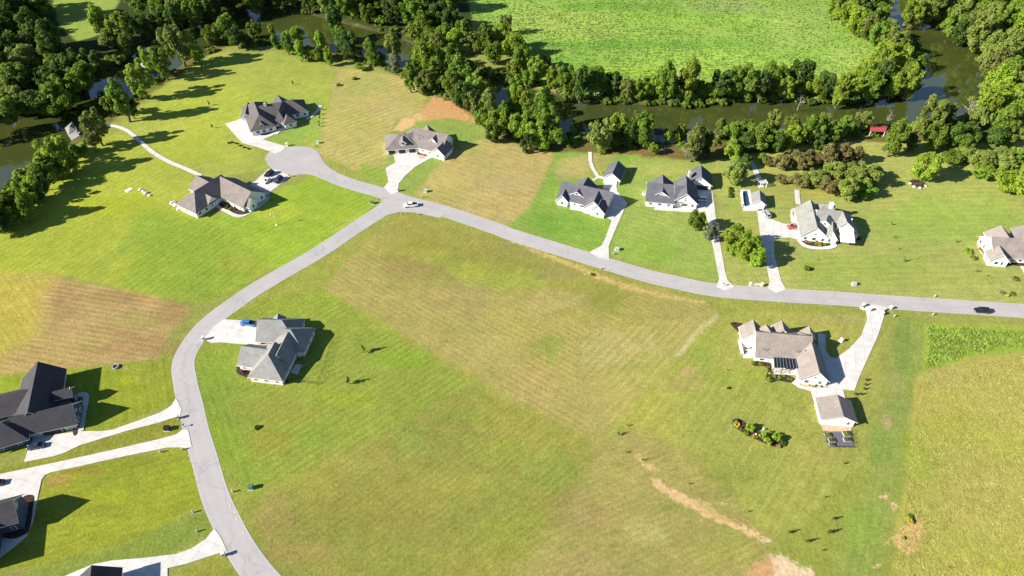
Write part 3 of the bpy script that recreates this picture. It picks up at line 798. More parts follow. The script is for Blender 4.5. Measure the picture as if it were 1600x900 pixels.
    def chimney(self, z, zt, s=(1.5, 1.0), mat='stone', rz=0.0, base=0.0):
        p = at(*self.px(z), zt) - self.o
        m = MB(); m.box((p.x, p.y, (zt + base) / 2), (s[0], s[1], zt - base), 0, rz); m.box((p.x, p.y, zt + .08), (s[0] + .25, s[1] + .25, .16), 0, rz)
        m.box((p.x, p.y, zt + .35), (s[0] * .45, s[1] * .45, .4), 0, rz)
        m.build('chimney', M[mat], self.roofo); return self
    def vents(self, zs, zt):
        for z in zs:
            p = at(*self.px(z), zt) - self.o
            m = MB(); m.bar((p.x, p.y, zt - .8), (p.x, p.y, zt + .25), .09, n=8)
            m.build('vent_pipe', M['dark_trim'], self.roofo)
        return self
    def slabpart(self, name, zs, z, h, mat, parent=None):
        P = [at(*self.px(q), z) - self.o for q in zs]
        m = MB(); m.prism([(p.x, p.y) for p in P], z - h, z)
        return m.build(name, M[mat], parent or self.root)
    def posts(self, zs, zt, r=.11, mat=None, name='porch_post'):
        for q in zs:
            p = at(*self.px(q), zt) - self.o
            m = MB(); m.box((p.x, p.y, zt / 2), (r * 2, r * 2, zt)); m.build(name, M[mat or self.trim], self.root)
        return self

M['roof_char'] = shingle('roof_charcoal_brown', (.105, .092, .092))
M['roof_taupe'] = shingle('roof_taupe', (.165, .143, .134))
M['roof_slate'] = shingle('roof_slate', (.098, .098, .112))
M['roof_pewter'] = shingle('roof_pewter', (.20, .20, .19))
M['roof_tan'] = shingle('roof_tan', (.215, .186, .168))
M['roof_dark'] = shingle('roof_dark', (.052, .050, .056))
M['roof_lightgrey'] = shingle('roof_light_grey', (.205, .205, .188))
M['metal_roof'] = simple('metal_roof', (.62, .63, .64), .35, .5, namp=.05)
M['wall_white'] = siding('wall_white', (.74, .74, .72))
M['wall_cream'] = siding('wall_cream', (.62, .58, .50))
M['wall_grey'] = siding('wall_grey', (.46, .48, .50))
M['wall_blue'] = siding('wall_blue', (.055, .075, .11))
M['wall_brick'] = brick('wall_painted_brick', (.62, .52, .46))

# 1: upper left house by the turning circle
h = House('house', 'charcoal roofed white house of many gables north-west of the turning circle', 'house', (350, 135, 10), 'wall_white', 'roof_char')
h.wing((560, 300), (1050, 205), 7.0, 5.8, 6.0, 'gh').wing((468, 240), (545, 440), 7.0, 5.6, 5.6, 'hh').wing((372, 254), (332, 420), 5.0, 3, 2.6)
h.wing((840, 140), (905, 235), 6.8, 4.2, 4.2).wing((910, 232), (852, 378), 7.3, 2.4, 2.4, 'gh').wing((900, 345), (985, 455), 5.2, 2.8, 2.8, 'gh')
h.wing((578, 500), (574, 560), 5.3, 1.5, 1.5)
h.opening(1, 'B', .22, 'window', 1.6).opening(1, 'B', .75, 'window', 1.6).opening(1, 'R', .3, 'garage', 4.8).opening(1, 'R', .72, 'garage', 2.7)
h.windows().finish().chimney((640, 270), 7.6, (1.2, 1), 'stone')
h.slabpart('porch_floor', [(880, 560), (975, 545), (975, 640), (880, 650)], .22, .2, 'concrete')
H1 = h
# 2: L shaped taupe house on the left
h = House('house', 'taupe roofed L-shaped house wrapped round a planting bed', 'house', (265, 260, 10), 'wall_white', 'roof_taupe')
h.wing((385, 385), (795, 128), 7.4, 6.0, 5.8, 'hg').wing((800, 160), (1262, 385), 7.2, 6.0, 5.6).wing((425, 142), (600, 236), 6.4, 4.8, 4.8, 'gg').wing((505, 402), (640, 470), 5.4, 2.4, 2.4)
h.wing((1000, 420), (1270, 500), 5.4, 2.2, 2.2)
h.opening(1, 'L', .3, 'garage', 4.8).opening(1, 'L', .7, 'garage', 4.8)
h.windows(3.0).finish().vents([(700, 250), (520, 330)], 6.6)
H2 = h
# 3: tan house by the clay bank
h = House('house', 'pinkish brown roofed house with three dark garage bays below the red clay bank', 'house', (590, 180, 10), 'wall_white', 'roof_taupe')
h.wing((600, 192), (1085, 300), 7.8, 5, 7.2, 'hg').wing((322, 295), (415, 288), 6.4, 5.8, 6.2, 'hh').wing((470, 285), (672, 246), 6.4, 4, 4.6).wing((950, 265), (862, 352), 7.2, 3.8, 3.8)
h.wing((1065, 385), (932, 512), 5.6, 3.2, 3.2).wing((393, 325), (393, 395), 6.2, 1.2, 1.2, eL=5.2, eR=5.2).wing((772, 155), (800, 230), 7.2, 4, 4)
for tt in (.17, .48, .79): h.opening(1, 'R', 1 - tt, 'garage', 2.9, mat='garage_dark')
h.opening(5, 'B', .5, 'window', 1.3, 4.2, 5.1)
h.windows().finish().vents([(640, 300), (720, 330), (560, 330)], 6.8)
H3 = h
# 4: slate house, second lot
h = House('house', 'slate roofed white farmhouse with front gables west of the blue-grey shaded drive', 'house', (855, 245, 10), 'wall_white', 'roof_slate')
h.wing((252, 374), (1004, 545), 7.0, 5.2, 6.4).wing((632, 320), (560, 445), 6.6, 4.6, 4.6).wing((288, 497), (241, 597), 5.4, 2.3, 2.3).wing((515, 457), (469, 543), 6.2, 3.0, 3.0, eL=4.3, eR=4.3)
h.wing((800, 540), (733, 692), 6.7, 4.0, 4.0).wing((850, 668), (797, 758), 5.7, 2.8, 2.8)
h.opening(3, 'B', .5, 'window', 1.0, 4.6, 5.6).opening(3, 'B', .3, 'window', .6, 4.5, 5.1).opening(3, 'B', .7, 'window', .6, 4.5, 5.1)
h.opening(0, 'B', .3, 'garage', 2.8).opening(0, 'B', .7, 'garage', 2.8)
h.windows(2.7).finish().vents([(420, 450), (580, 470), (900, 560)], 5.8)
h.slabpart('porch_floor', [(380, 700), (560, 735), (545, 775), (365, 740)], .25, .22, 'concrete')
H4 = h
g_ = House('garage', 'small slate roofed white garage standing apart where the winding path starts', 'garage', (855, 245, 10), 'wall_white', 'roof_slate')
g_.wing((1108, 68), (1021, 252), 5.5, 3.5, 3.5).opening(0, 'B', .5, 'garage', 2.9).opening(0, 'B', .1, 'door', .9, mat='garage_dark').finish()
# 5: third lot
h = House('house', 'grey roofed white house with a wide gabled front, white car beside it', 'house', (990, 245, 10), 'wall_white', 'roof_slate')
h.wing((228, 396), (650, 436), 6.8, 5, 7.2).wing((457, 284), (462, 425), 6.3, 4.4, 4.0).wing((466, 464), (453, 543), 6.1, 3.6, 3.6, eL=3.8, eR=3.8).wing((822, 298), (836, 570), 7.3, 4.8, 5.0).wing((660, 454), (830, 458), 7.0, 3, 5)
h.opening(3, 'B', .5, 'window', 2.6, .9, 2.2).opening(3, 'B', .501, 'window', .7, 4.4, 5.2).opening(2, 'B', .5, 'window', .7, 4.3, 5.0)
h.opening(3, 'L', .35, 'garage', 4.8).opening(3, 'L', .75, 'garage', 2.8)
h.windows(2.7).finish().vents([(330, 480), (560, 470), (740, 480)], 5.8)
h.slabpart('canopy', [(765, 665), (870, 665), (880, 700), (755, 700)], 2.7, .15, 'grey_metal')
g_ = House('garage', 'grey roofed white garage with a stone chimney and wide dark opening', 'garage', (990, 245, 10), 'wall_white', 'roof_slate')
g_.wing((1058, 138), (1066, 316), 6.3, 4.6, 4.8).opening(0, 'B', .42, 'garage', 5.6, mat='garage_dark').opening(0, 'B', .5, 'window', .8, 4.0, 4.7).finish().chimney((885, 240), 6.2, (1.1, 1.9), 'stone')
# 6: large pale roofed house
h = House('house', 'large pale grey roofed house with mixed gables above a curved flower bed', 'house', (1220, 300, 10), 'wall_white', 'roof_lightgrey')
h.wing((467, 127), (570, 543), 7.4, 5.4, 4.4).wing((580, 274), (955, 294), 7.9, 5, 6.8, 'gh').wing((968, 296), (1034, 460), 7.7, 5.4, 4.6, 'hg').wing((738, 364), (712, 442), 7.4, 1.7, 1.7, eL=6.2, eR=6.2)
h.wing((812, 470), (818, 610), 6.2, 2.6, 2.6).wing((930, 548), (1115, 562), 5.0, 1.2, 5.6, rmi=2, walls=False).wing((690, 192), (830, 204), 6.4, 4.4, 4.6, 'hg')
h.opening(3, 'B', .5, 'window', 1.2, 5.2, 6.2)
h.windows(2.8).finish('metal_roof').chimney((805, 180), 7.6, (1.3, 1.3), 'white_paint')
h.posts([(975, 672), (1090, 678), (1190, 690)], 2.5)
m = MB()
p = at(*h.px((1110, 425)), 5.6) - h.o
m.bar((p.x, p.y, 5.0), (p.x, p.y, 5.7), .45, .35, n=10); m.build('turbine_vent', M['white_paint'], h.roofo)
for k in range(3):          # raised skylight kerbs on the left slope
    zq = (455, 390 + 62 * k)
    p = at(*h.px(zq), 5.2) - h.o
    m = MB(); m.box((p.x, p.y, 5.35), (2.2, .5, .3), 0, .0); m.build('skylight', M['grey_metal'], h.roofo)
H6 = h
g_ = House('pool_house', 'little grey roofed white pool house beside the narrow shaded terrace', 'pool house', (1140, 280, 16), 'wall_white', 'roof_pewter')
g_.wing((750, 285), (772, 515), 4.6, 2.4, 2.6, 'gg').opening(0, 'B', .5, 'garage', 2.4).finish()
# 7: right edge
h = House('house', 'tan roofed house cut off by the right-hand picture edge', 'house', (1480, 335, 10), 'wall_white', 'roof_tan')
h.wing((706, 356), (1700, 392), 7.0, 5.4, 6.2, 'gg').wing((850, 180), (965, 352), 6.3, 4.2, 4.2).wing((820, 494), (890, 622), 5.9, 3.2, 3.2).wing((1310, 160), (1300, 340), 6.3, 4.6, 4.6)
h.opening(2, 'B', .3, 'window', 1.0).opening(2, 'B', .62, 'window', 1.4)
h.windows(2.6).finish()
# 8: grey house inside the bend
h = House('house', 'pewter grey roofed house inside the road bend, blue pickup at its garage', 'house', (360, 485, 7.5), 'wall_brick', 'roof_pewter')
zz_ = lambda p: ((proj(p)[0] - 360) * 7.5, (proj(p)[1] - 485) * 7.5)
e0, e1 = at(*h.px((805, 420)), 2.9), at(*h.px((636, 772)), 2.9)
dE = (e1 - e0).normalized(); nE = Vector((-dE.y, dE.x, 0))
sb = at(*h.px((441, 520)), 7.5); na = at(*h.px((668, 266)), 6.7)
dist = lambda p: abs((p - e0).dot(nE))
up = lambda p, z: Vector((p.x, p.y, z))
h.wing((328, 106), (600, 112), 7.0, 4.6, 5.4, 'gh').wing((640, 214), (703, 220), 7.1, 5.0, 5.0, 'gh')
h.wing(zz_(na), zz_(up(na + dE * 9.0, 6.7)), 6.7, dist(na) - .45, 5.0, 'gg', rake=0).wing(zz_(up(sb - dE * 5.0, 7.5)), zz_(sb), 7.5, dist(sb) - .45, 5.2, 'gh')
h.wing((140, 420), (460, 462), 6.0, 3.6, 4.8).wing((555, 48), (548, 120), 5.2, 1.8, 1.8, eL=3.6, eR=3.6)
h.opening(0, 'A', .3, 'garage', 4.8).opening(0, 'A', .72, 'garage', 2.7)
h.windows(3.0).finish().vents([(482, 495), (520, 400)], 6.0)
H8 = h
# 9: tan house lower right
h = House('house', 'tan roofed bright white house with a dark screened terrace, lower right', 'house', (1130, 490, 7.5), 'wall_white', 'roof_tan')
h.wing((400, 214), (1035, 266), 7.6, 6.0, 6.0).wing((352, 80), (388, 215), 6.2, 3.4, 3.4).wing((688, 90), (712, 180), 6.8, 3.8, 3.8).wing((505, 138), (555, 215), 6.6, 1.8, 1.8, eL=5.2, eR=5.2)
h.wing((1030, 318), (1128, 680), 6.6, 3.8, 4.5).wing((1008, 156), (1024, 214), 5.4, 2.2, 2.2).wing((900, 226), (1050, 272), 6.4, 3.4, 3.0)
h.opening(4, 'L', .3, 'garage', 4.8).opening(4, 'L', .72, 'garage', 4.8)
h.windows(3.4).finish().vents([(868, 432), (968, 432), (484, 410)], 5.4)
scr = h.slabpart('terrace_screen', [(592, 512), (878, 522), (902, 640), (600, 632)], 3.0, .10, 'glass')
mm = MB()
for k in range(9):
    tq = k / 8
    p = at(*h.px((592 + 286 * tq, 512 + 10 * tq)), 3.06) - h.o; q = at(*h.px((600 + 302 * tq, 632 + 8 * tq)), 3.06) - h.o
    mm.bar(p, q, .05, n=4)
mm.build('screen_rib', M['grey_metal'], scr)
h.slabpart('terrace_floor', [(560, 520), (880, 530), (920, 720), (590, 712)], .14, .12, 'concrete')
h.posts([(602, 628), (700, 632), (800, 636), (898, 638)], 2.9, .07, 'black_metal', 'screen_post')
H9 = h
g_ = House('workshop', 'tan roofed white workshop between the wide drive and the fenced vegetable garden', 'shed', (1250, 590, 7.5), 'wall_white', 'roof_tan')
g_.wing((442, 212), (510, 444), 5.1, 4.3, 5.3).opening(0, 'A', .35, 'garage', 3.0).opening(0, 'B', .18, 'window', 1.0).opening(0, 'B', .5, 'door', .95, mat='white_paint').finish()
# 10: dark house lower left
h = House('house', 'dark roofed navy house casting a long pointed shadow over the lawn', 'house', (0, 555, 5.62), 'wall_blue', 'roof_dark')
h.wing((330, 64), (242, 490), 8.2, 5.2, 6.3).wing((90, 545), (618, 434), 7.3, 4.6, 3.2).wing((-160, 392), (236, 302), 6.6, 4.4, 4.4).wing((-160, 642), (14, 590), 7.2, 4.8, 4.6, 'gh').wing((470, 320), (610, 290), 6.0, 1.6, 1.6, eL=4.6, eR=4.6)
h.opening(1, 'R', .13, 'garage', 2.7).opening(1, 'R', .45, 'garage', 5.0, mat='garage_dark').opening(1, 'R', .72, 'garage', 2.7)
h.windows(3.2).finish().vents([(280, 300), (400, 520), (520, 500)], 6.0)
h.slabpart('porch_roof', [(500, 395), (605, 368), (622, 415), (505, 445)], 2.9, .16, 'roof_char')
h.posts([(605, 372), (620, 412)], 2.75)
H10 = h
# 11: left edge
h = House('house', 'dark roofed house with a white framed gable, cut off by the left picture edge', 'house', (0, 730, 5.29), 'wall_blue', 'roof_dark', eave=4.6)
h.wing((-300, 380), (92, 278), 8.3, 3.9, 3.7)
sh = Vector((math.cos(R(18)), math.sin(R(18)), 0)) * 8.0 / math.tan(R(29))
ra, rb = [proj(at(x, y) - sh + Vector((0, 0, 8.0))) for x, y in ((76, 800), (69, 866))]
h.wing((ra[0] * 5.29, (ra[1] - 730) * 5.29), (rb[0] * 5.29, (rb[1] - 730) * 5.29), 8.0, 4.2, 6.0)
h.opening(0, 'B', .42, 'window', .8, 5.4, 6.9).opening(0, 'B', .58, 'window', .8, 5.4, 6.9)
h.windows(3.0).finish()
# 12: bottom edge
h = House('house', 'dark roofed house just showing at the bottom picture edge', 'house', (100, 840, 8), 'wall_white', 'roof_dark')
h.wing((341, 366), (306, 720), 7.4, 4.6, 5.6).finish()
# far white barn
h = House('barn', 'long low white roofed barn among the trees at the top edge', 'barn', (0, 0, 1), 'wall_white', 'metal_roof')
h.wing((1520, 1), (1582, 2), 4.5, 4.5, 4.5).finish()

# ------------------------------------------------------------------ trees
M['leaf_dark'] = leafy('leaf_dark', (0.066, 0.115, 0.016), (0.11, 0.172, 0.024))
M['leaf_mid'] = leafy('leaf_mid', (0.13, 0.205, 0.018), (0.205, 0.29, 0.03))
M['leaf_bright'] = leafy('leaf_bright', (.205, .300, .022), (.315, .395, .040))
M['leaf_olive'] = leafy('leaf_olive', (0.175, 0.22, 0.038), (0.26, 0.3, 0.06))
M['leaf_rust'] = leafy('leaf_rust', (0.16, 0.16, 0.042), (0.26, 0.195, 0.075))
M['leaf_silver'] = leafy('leaf_silver', (.150, .170, .100), (.230, .235, .150))
M['leaf_purple'] = leafy('leaf_purple', (.060, .025, .045), (.12, .05, .08))
M['leaf_yellow'] = leafy('leaf_yellow', (.40, .33, .03), (.55, .45, .06))
M['leaf_orange'] = leafy('leaf_orange', (.50, .27, .03), (.62, .40, .05))
M['twig'] = simple('bare_twig', (.30, .27, .23), .95, .05)
LOOK = {'dark': 'dark green', 'mid': 'mid green', 'bright': 'yellow-green', 'olive': 'olive green', 'rust': 'rusty green', 'silver': 'silvery pale', 'purple': 'purple', 'yellow': 'yellow', 'orange': 'orange'}

def leaf_cloud(rg, centers, radii, n, size, up=.25):
    """n leaf clumps spread over the shells of the given lobes"""
    w = radii ** 2; w = w / w.sum()
    li = rg.choice(len(radii), n, p=w)
    d = rg.normal(size=(n, 3)); d[:, 2] += up; d /= np.linalg.norm(d, axis=1)[:, None]
    rr = radii[li] * (1 - .45 * rg.random(n) ** 2.2)
    c = centers[li] + d * rr[:, None]
    nrm = d + rg.normal(size=(n, 3)) * .55 + np.array([0, 0, .25]); nrm /= np.linalg.norm(nrm, axis=1)[:, None]
    a = np.cross(nrm, rg.normal(size=(n, 3))); a /= np.linalg.norm(a, axis=1)[:, None]
    b = np.cross(nrm, a)
    s = size * (.55 + .9 * rg.random(n))[:, None]
    k = (.55 + .35 * rg.random(n))[:, None]
    bend = nrm * s * .28
    v = np.stack([c - a * s - bend, c - b * s * k, c + a * s - bend, c + b * s * k], 1).reshape(-1, 3)
    f = np.arange(n * 4).reshape(n, 4)
    return v, f

def crown_mesh(seed, shape):
    """unit crown: horizontal radius about 1, vertical centre 0"""
    rg = np.random.default_rng(seed)
    C, Rr = [], []
    nl = {'round': 40, 'tall': 44, 'wide': 40, 'ragged': 34, 'cone': 26, 'bush': 18}[shape]
    for k in range(nl):
        while True:
            p = rg.uniform(-1, 1, 3)
            if .25 < np.linalg.norm(p) < 1: break
        p = p / np.linalg.norm(p) * (.30 + .50 * rg.random() ** .7)
        r = rg.uniform(.17, .33)
        if shape == 'tall': p = p * [.72, .72, 1.35]; r *= .85
        if shape == 'wide': p = p * [1.0, 1.0, .62]
        if shape == 'ragged': p = p * [1.05, 1.05, 1.1]; r *= .78
        if shape == 'cone':
            z = rg.uniform(-1.1, 1.2); q = (1.25 - z) / 2.35; a = rg.uniform(0, 6.28)
            p = np.array([math.cos(a) * q * .62, math.sin(a) * q * .62, z]); r = .16 + .24 * q
        if shape == 'bush': p = p * [1, 1, .75]; p[2] = abs(p[2]) * .8 - .2
        C.append(p); Rr.append(r)
    C, Rr = np.array(C), np.array(Rr)
    n = {'round': 3600, 'tall': 3800, 'wide': 3400, 'ragged': 2800, 'cone': 1900, 'bush': 1000}[shape]
    v, f = leaf_cloud(rg, C, Rr, n, .070 if shape != 'bush' else .12)
    return np_mesh('crown_' + shape, v, f)

SHAPES = ['round', 'round', 'tall', 'tall', 'wide', 'ragged', 'ragged', 'cone', 'bush', 'bush', 'round', 'wide']
CROWNS = {}
for i, s_ in enumerate(SHAPES):
    me = crown_mesh(100 + i, s_); me.materials.append(M['leaf_mid'])
    CROWNS.setdefault(s_, []).append(me)

def trunk_mesh(seed, limbs=5, pale=False):
    rg = random.Random(seed); mb = MB()
    p = Vector((0, 0, -.02)); r = .035
    for k in range(4):
        q = p + Vector((rg.uniform(-.03, .03), rg.uniform(-.03, .03), .16)); mb.bar(p, q, r, r * .82, 7); p, r = q, r * .82
    for k in range(limbs):
        a = rg.uniform(0, 6.28); z = rg.uniform(.30, .55)
        s0 = Vector((0, 0, z)); e = Vector((math.cos(a) * .17, math.sin(a) * .17, z + rg.uniform(.12, .26)))
        mb.bar(s0, e, .016, .006, 5)
        e2 = e + Vector((math.cos(a + .6) * .09, math.sin(a + .6) * .09, .1)); mb.bar(e, e2, .007, .003, 4)
    me = mb.mesh('trunk'); me.materials.append(M['bark']); return me
TRUNKS = [trunk_mesh(k) for k in range(4)]

def set_mat(o, m):
    o.material_slots[0].link = 'OBJECT'; o.material_slots[0].material = m

TREES = []
def tree(cx, cy, r, kind, shape=None, rk=1.0, vk=None, clear=None, name='tree', z0=0.0, rnd=random):
    shape = shape or rnd.choice(['round', 'round', 'tall', 'wide', 'ragged', 'ragged'])
    vk = vk or {'round': 1.14, 'tall': 1.12, 'wide': 1.15, 'ragged': 1.15, 'cone': 1.0, 'bush': .85}[shape] * rnd.uniform(.92, 1.12)
    Rm = r / pxs(cy) * 1.07 * rk
    vext = {'tall': 1.35, 'cone': 1.4, 'wide': .78, 'bush': .75}.get(shape, 1.0) * vk
    Rv = Rm * vext
    clear = (Rm * .10 if clear is None else clear)
    zc = z0 + Rv * .95 + clear
    b = at(cx, cy, zc)
    t_ = thing(name, None, name.replace('_', ' '), (b.x, b.y, z0), rnd.uniform(0, 6.28))
    cr = obj('crown', rnd.choice(CROWNS[shape]), None, t_)
    set_mat(cr, M['leaf_' + kind])
    cr.scale = (Rm, Rm * rnd.uniform(.9, 1.1), Rm * vk); cr.location = (0, 0, zc - z0)
    if shape != 'bush':
        H = zc - z0 + Rv * .2
        tr = obj('trunk', rnd.choice(TRUNKS), None, t_)
        k = H / .72
        tr.scale = (k * .95, k * .95, k)
    t_['_k'] = kind; t_['_px'] = cx; t_['_r'] = Rm
    return t_

ORD = ['first', 'second', 'third', 'fourth', 'fifth', 'sixth', 'seventh', 'eighth', 'ninth', 'tenth', 'eleventh', 'twelfth', 'thirteenth', 'fourteenth', 'fifteenth', 'sixteenth', 'seventeenth', 'eighteenth', 'nineteenth', 'twentieth']
def row(items, place, group, noun='tree', each=True, **kw):
    """items (px, py, r, kind[, shape]); labels count along the row from its left end"""
    ts = [tree(it[0], it[1], it[2], it[3], it[4] if len(it) > 4 else None, **kw) for it in items]
    ts.sort(key=lambda o: o['_px'])
    for i, o in enumerate(ts):
        o['group'] = group
        if each:
            o['label'] = '%s %s, %s from left %s' % (LOOK[o['_k']].replace('silvery pale', 'silvery'), noun, ORD[i], place)
        else:
            o['label'] = '%s %s' % (noun, place)
    for o in ts:
        for k in ('_k', '_px', '_r'): del o[k]
    return ts

K4 = ['dark', 'mid', 'bright', 'olive']
rr = random.Random(5)
WOOD_V, WOOD_F, WOOD_M, WOOD_N = [], [], [], [0, 0]
WOOD_KINDS = ['dark', 'mid', 'olive', 'bright']
def crown_arrays(me):
    v = np.empty(len(me.vertices) * 3, np.float32); me.vertices.foreach_get('co', v)
    return v.reshape(-1, 3), np.arange(len(v) // 3).reshape(-1, 4)
CARR = {k: [crown_arrays(m) for m in l] for k, l in CROWNS.items()}
def mass(poly, step, r, kinds, jit=.35):
    """crowns of a far wood that reads as one mass, outlined in photo pixels"""
    P = np.array(poly, float)
    y = P[:, 1].min(); k = 0
    while y < P[:, 1].max():
        x = P[:, 0].min() + (step / 2 if k % 2 else 0)
        while x < P[:, 0].max():
            qx, qy = x + rr.uniform(-jit, jit) * step, y + rr.uniform(-jit, jit) * step * .6
            if sdist(np.array([qx]), np.array([qy]), P)[0] > 0:
                shape = rr.choice(['round', 'tall', 'ragged', 'round']); kind = rr.choice(kinds)
                Rm = rr.uniform(*r) / pxs(qy); Rv = Rm * {'tall': 1.35}.get(shape, 1.0)
                zc = Rv * .95 + Rm * .3
                p = at(qx, qy, zc); v, f = rr.choice(CARR[shape])
                a = rr.uniform(0, 6.28); ca, sa = math.cos(a), math.sin(a)
                q = np.stack([(v[:, 0] * ca - v[:, 1] * sa) * Rm + p.x, (v[:, 0] * sa + v[:, 1] * ca) * Rm + p.y, v[:, 2] * Rm + zc], 1)
                WOOD_V.append(q); WOOD_F.append(f + WOOD_N[0]); WOOD_M.append(np.full(len(f), WOOD_KINDS.index(kind), np.int32)); WOOD_N[0] += len(q); WOOD_N[1] += 1
            x += step
        y += step * .62; k += 1

# woods beyond the river, too dense to tell the trees apart
mass([(-60, 30), (60, 15), (90, 40), (105, 90), (150, 96), (165, 118), (110, 148), (40, 168), (-60, 210)], 33, (19, 25), ['dark', 'dark', 'mid', 'olive', 'dark'])
mass([(-60, -80), (60, -60), (80, -10), (60, 14), (-60, 26)], 36, (19, 24), ['dark', 'mid', 'olive'])
mass([(205, -70), (690, -70), (720, 8), (690, 14), (560, 2), (440, -8), (330, 2), (260, 18), (212, 24)], 34, (18, 23), ['dark', 'mid', 'dark', 'mid', 'olive'])
mass([(1440, -60), (1700, -60), (1700, 160), (1600, 170), (1570, 110), (1560, 66), (1500, 34), (1450, 8)], 34, (18, 24), ['mid', 'olive', 'olive', 'bright', 'mid'])

wme = np_mesh('far_woods', np.concatenate(WOOD_V), np.concatenate(WOOD_F))
wme.polygons.foreach_set('material_index', np.concatenate(WOOD_M))
tag(obj('far_woods', wme, [M['leaf_' + k] for k in WOOD_KINDS]), 'dense far woods filling the top corners and top edge beyond the river', 'woods', kind='stuff')

row([(152, 34, 17, 'bright'), (184, 40, 21, 'bright', 'ragged'), (168, 60, 16, 'olive'), (196, 66, 12, 'mid')], 'at the edge of the sunlit top left meadow', 'trees by the top left meadow')
row([(222, 40, 15, 'dark'), (246, 34, 16, 'dark'), (272, 26, 16, 'dark'), (300, 18, 17, 'mid'), (330, 6, 17, 'dark'), (360, 0, 16, 'dark'), (396, 0, 16, 'mid')], 'on the shaded far bank at the upper left', 'trees on the shaded far bank')
row([(412, -8, 13, 'dark'), (432, -7, 14, 'dark'), (455, -7, 14, 'mid'), (478, -4, 13, 'dark'), (505, 0, 14, 'olive'), (530, 3, 14, 'mid'), (556, 12, 12, 'bright'), (574, 20, 13, 'mid'), (596, 30, 12, 'bright', 'bush'),
     (612, 16, 18, 'dark'), (640, 14, 19, 'mid'), (662, 34, 18, 'mid'), (684, 22, 18, 'dark')], 'along the far bank above the bright river bend', 'trees on the far bank of the bend')
row([(648, 52, 15, 'bright'), (668, 62, 16, 'mid'), (690, 52, 17, 'mid'), (712, 60, 17, 'bright'), (736, 66, 15, 'olive'), (705, 28, 17, 'dark'), (722, 46, 14, 'mid'), (695, 88, 15, 'bright')],
    'among trees where the river narrows behind the clay bank', 'trees at the river narrows')
row([(758, 62, 18, 'mid'), (780, 58, 16, 'bright'), (800, 68, 19, 'bright'), (770, 82, 16, 'mid'), (818, 88, 17, 'mid'), (838, 108, 17, 'bright'), (808, 104, 16, 'bright'), (850, 98, 12, 'olive'), (866, 118, 15, 'bright', 'ragged'), (790, 38, 12, 'olive'), (826, 120, 13, 'mid')],
    'at the lower left corner of the far field', 'trees at the left corner of the far field')
row([(886, 122, 19, 'mid'), (908, 128, 19, 'dark'), (932, 124, 21, 'mid'), (958, 130, 17, 'dark'), (978, 136, 15, 'olive', 'ragged'), (1000, 138, 14, 'bright'), (1020, 132, 15, 'bright'), (1042, 124, 21, 'mid', 'tall'), (1056, 136, 16, 'dark'), (1078, 122, 21, 'bright', 'tall'), (1094, 138, 15, 'mid')],
    'on the left half of the far field river edge', 'trees along the left far field edge')
row([(1112, 140, 14, 'bright'), (1130, 130, 19, 'dark'), (1150, 126, 18, 'mid', 'tall'), (1170, 128, 21, 'mid'), (1192, 134, 16, 'dark'), (1212, 120, 22, 'mid', 'round'), (1232, 136, 16, 'bright'), (1252, 116, 22, 'dark'), (1272, 132, 17, 'bright'), (1294, 132, 19, 'dark'), (1316, 138, 17, 'bright')],
    'on the right half of the far field river edge', 'trees along the right far field edge')
row([(1338, 126, 19, 'bright'), (1354, 110, 17, 'bright'), (1366, 132, 18, 'mid'), (1382, 118, 20, 'dark'), (1398, 132, 16, 'bright'), (1424, 126, 20, 'bright', 'ragged'), (1384, 86, 21, 'bright'), (1408, 88, 19, 'bright'), (1424, 104, 14, 'mid'), (1402, 66, 19, 'olive'), (1422, 70, 16, 'dark'), (1436, 94, 12, 'mid')],
    'on the wooded point where the river turns right', 'trees on the river point')
row([(1306, 8, 14, 'bright'), (1324, 18, 18, 'bright'), (1342, 32, 18, 'bright'), (1352, 8, 19, 'dark'), (1362, 42, 17, 'olive'), (1378, 52, 17, 'mid'), (1368, 20, 17, 'mid'), (1308, -14, 16, 'mid'), (1336, -12, 18, 'mid'), (1392, 44, 13, 'olive')],
    'along the upper right side of the far field', 'trees on the right side of the far field')
row([(1428, 18, 18, 'bright'), (1448, 8, 19, 'mid'), (1474, 10, 18, 'olive'), (1492, 30, 19, 'mid'), (1506, 48, 17, 'dark'), (1524, 34, 19, 'olive'), (1530, 58, 18, 'mid'), (1548, 74, 19, 'olive'), (1558, 100, 20, 'olive'), (1560, 128, 20, 'bright'), (1548, 158, 20, 'bright'), (1534, 180, 18, 'olive')],
    'on the right bank of the river bend', 'trees on the right river bank')
row([(1578, 150, 22, 'bright'), (1596, 178, 22, 'mid'), (1570, 190, 21, 'mid'), (1590, 206, 18, 'olive'), (1560, 212, 15, 'dark'), (1612, 150, 22, 'olive'), (1520, 206, 17, 'dark')],
    'behind the right-hand lawn by the picture edge', 'trees behind the right lawn')
# near bank, left of the house by the turning circle
row([(-6, 322, 22, 'mid'), (22, 312, 20, 'bright'), (44, 296, 20, 'bright', 'ragged'), (40, 320, 16, 'mid'), (64, 276, 20, 'mid'), (84, 244, 27, 'bright'), (102, 256, 19, 'mid'), (76, 262, 16, 'dark'), (0, 350, 18, 'dark'), (20, 336, 15, 'mid'), (58, 296, 15, 'dark'), (92, 228, 15, 'bright'), (110, 238, 13, 'mid'), (-20, 340, 20, 'mid')],
    'in the leafy clump on the left river bank', 'trees of the left bank clump')
row([(146, 196, 20, 'olive', 'ragged'), (142, 218, 12, 'olive'), (172, 160, 13, 'mid', 'ragged'), (186, 152, 19, 'mid'), (202, 166, 12, 'dark'), (216, 122, 22, 'bright', 'ragged'), (234, 92, 17, 'bright'), (252, 96, 18, 'mid', 'ragged'), (276, 66, 24, 'olive', 'ragged')],
    'along the near bank below the shaded wood', 'trees along the near left bank', clear=2.4)
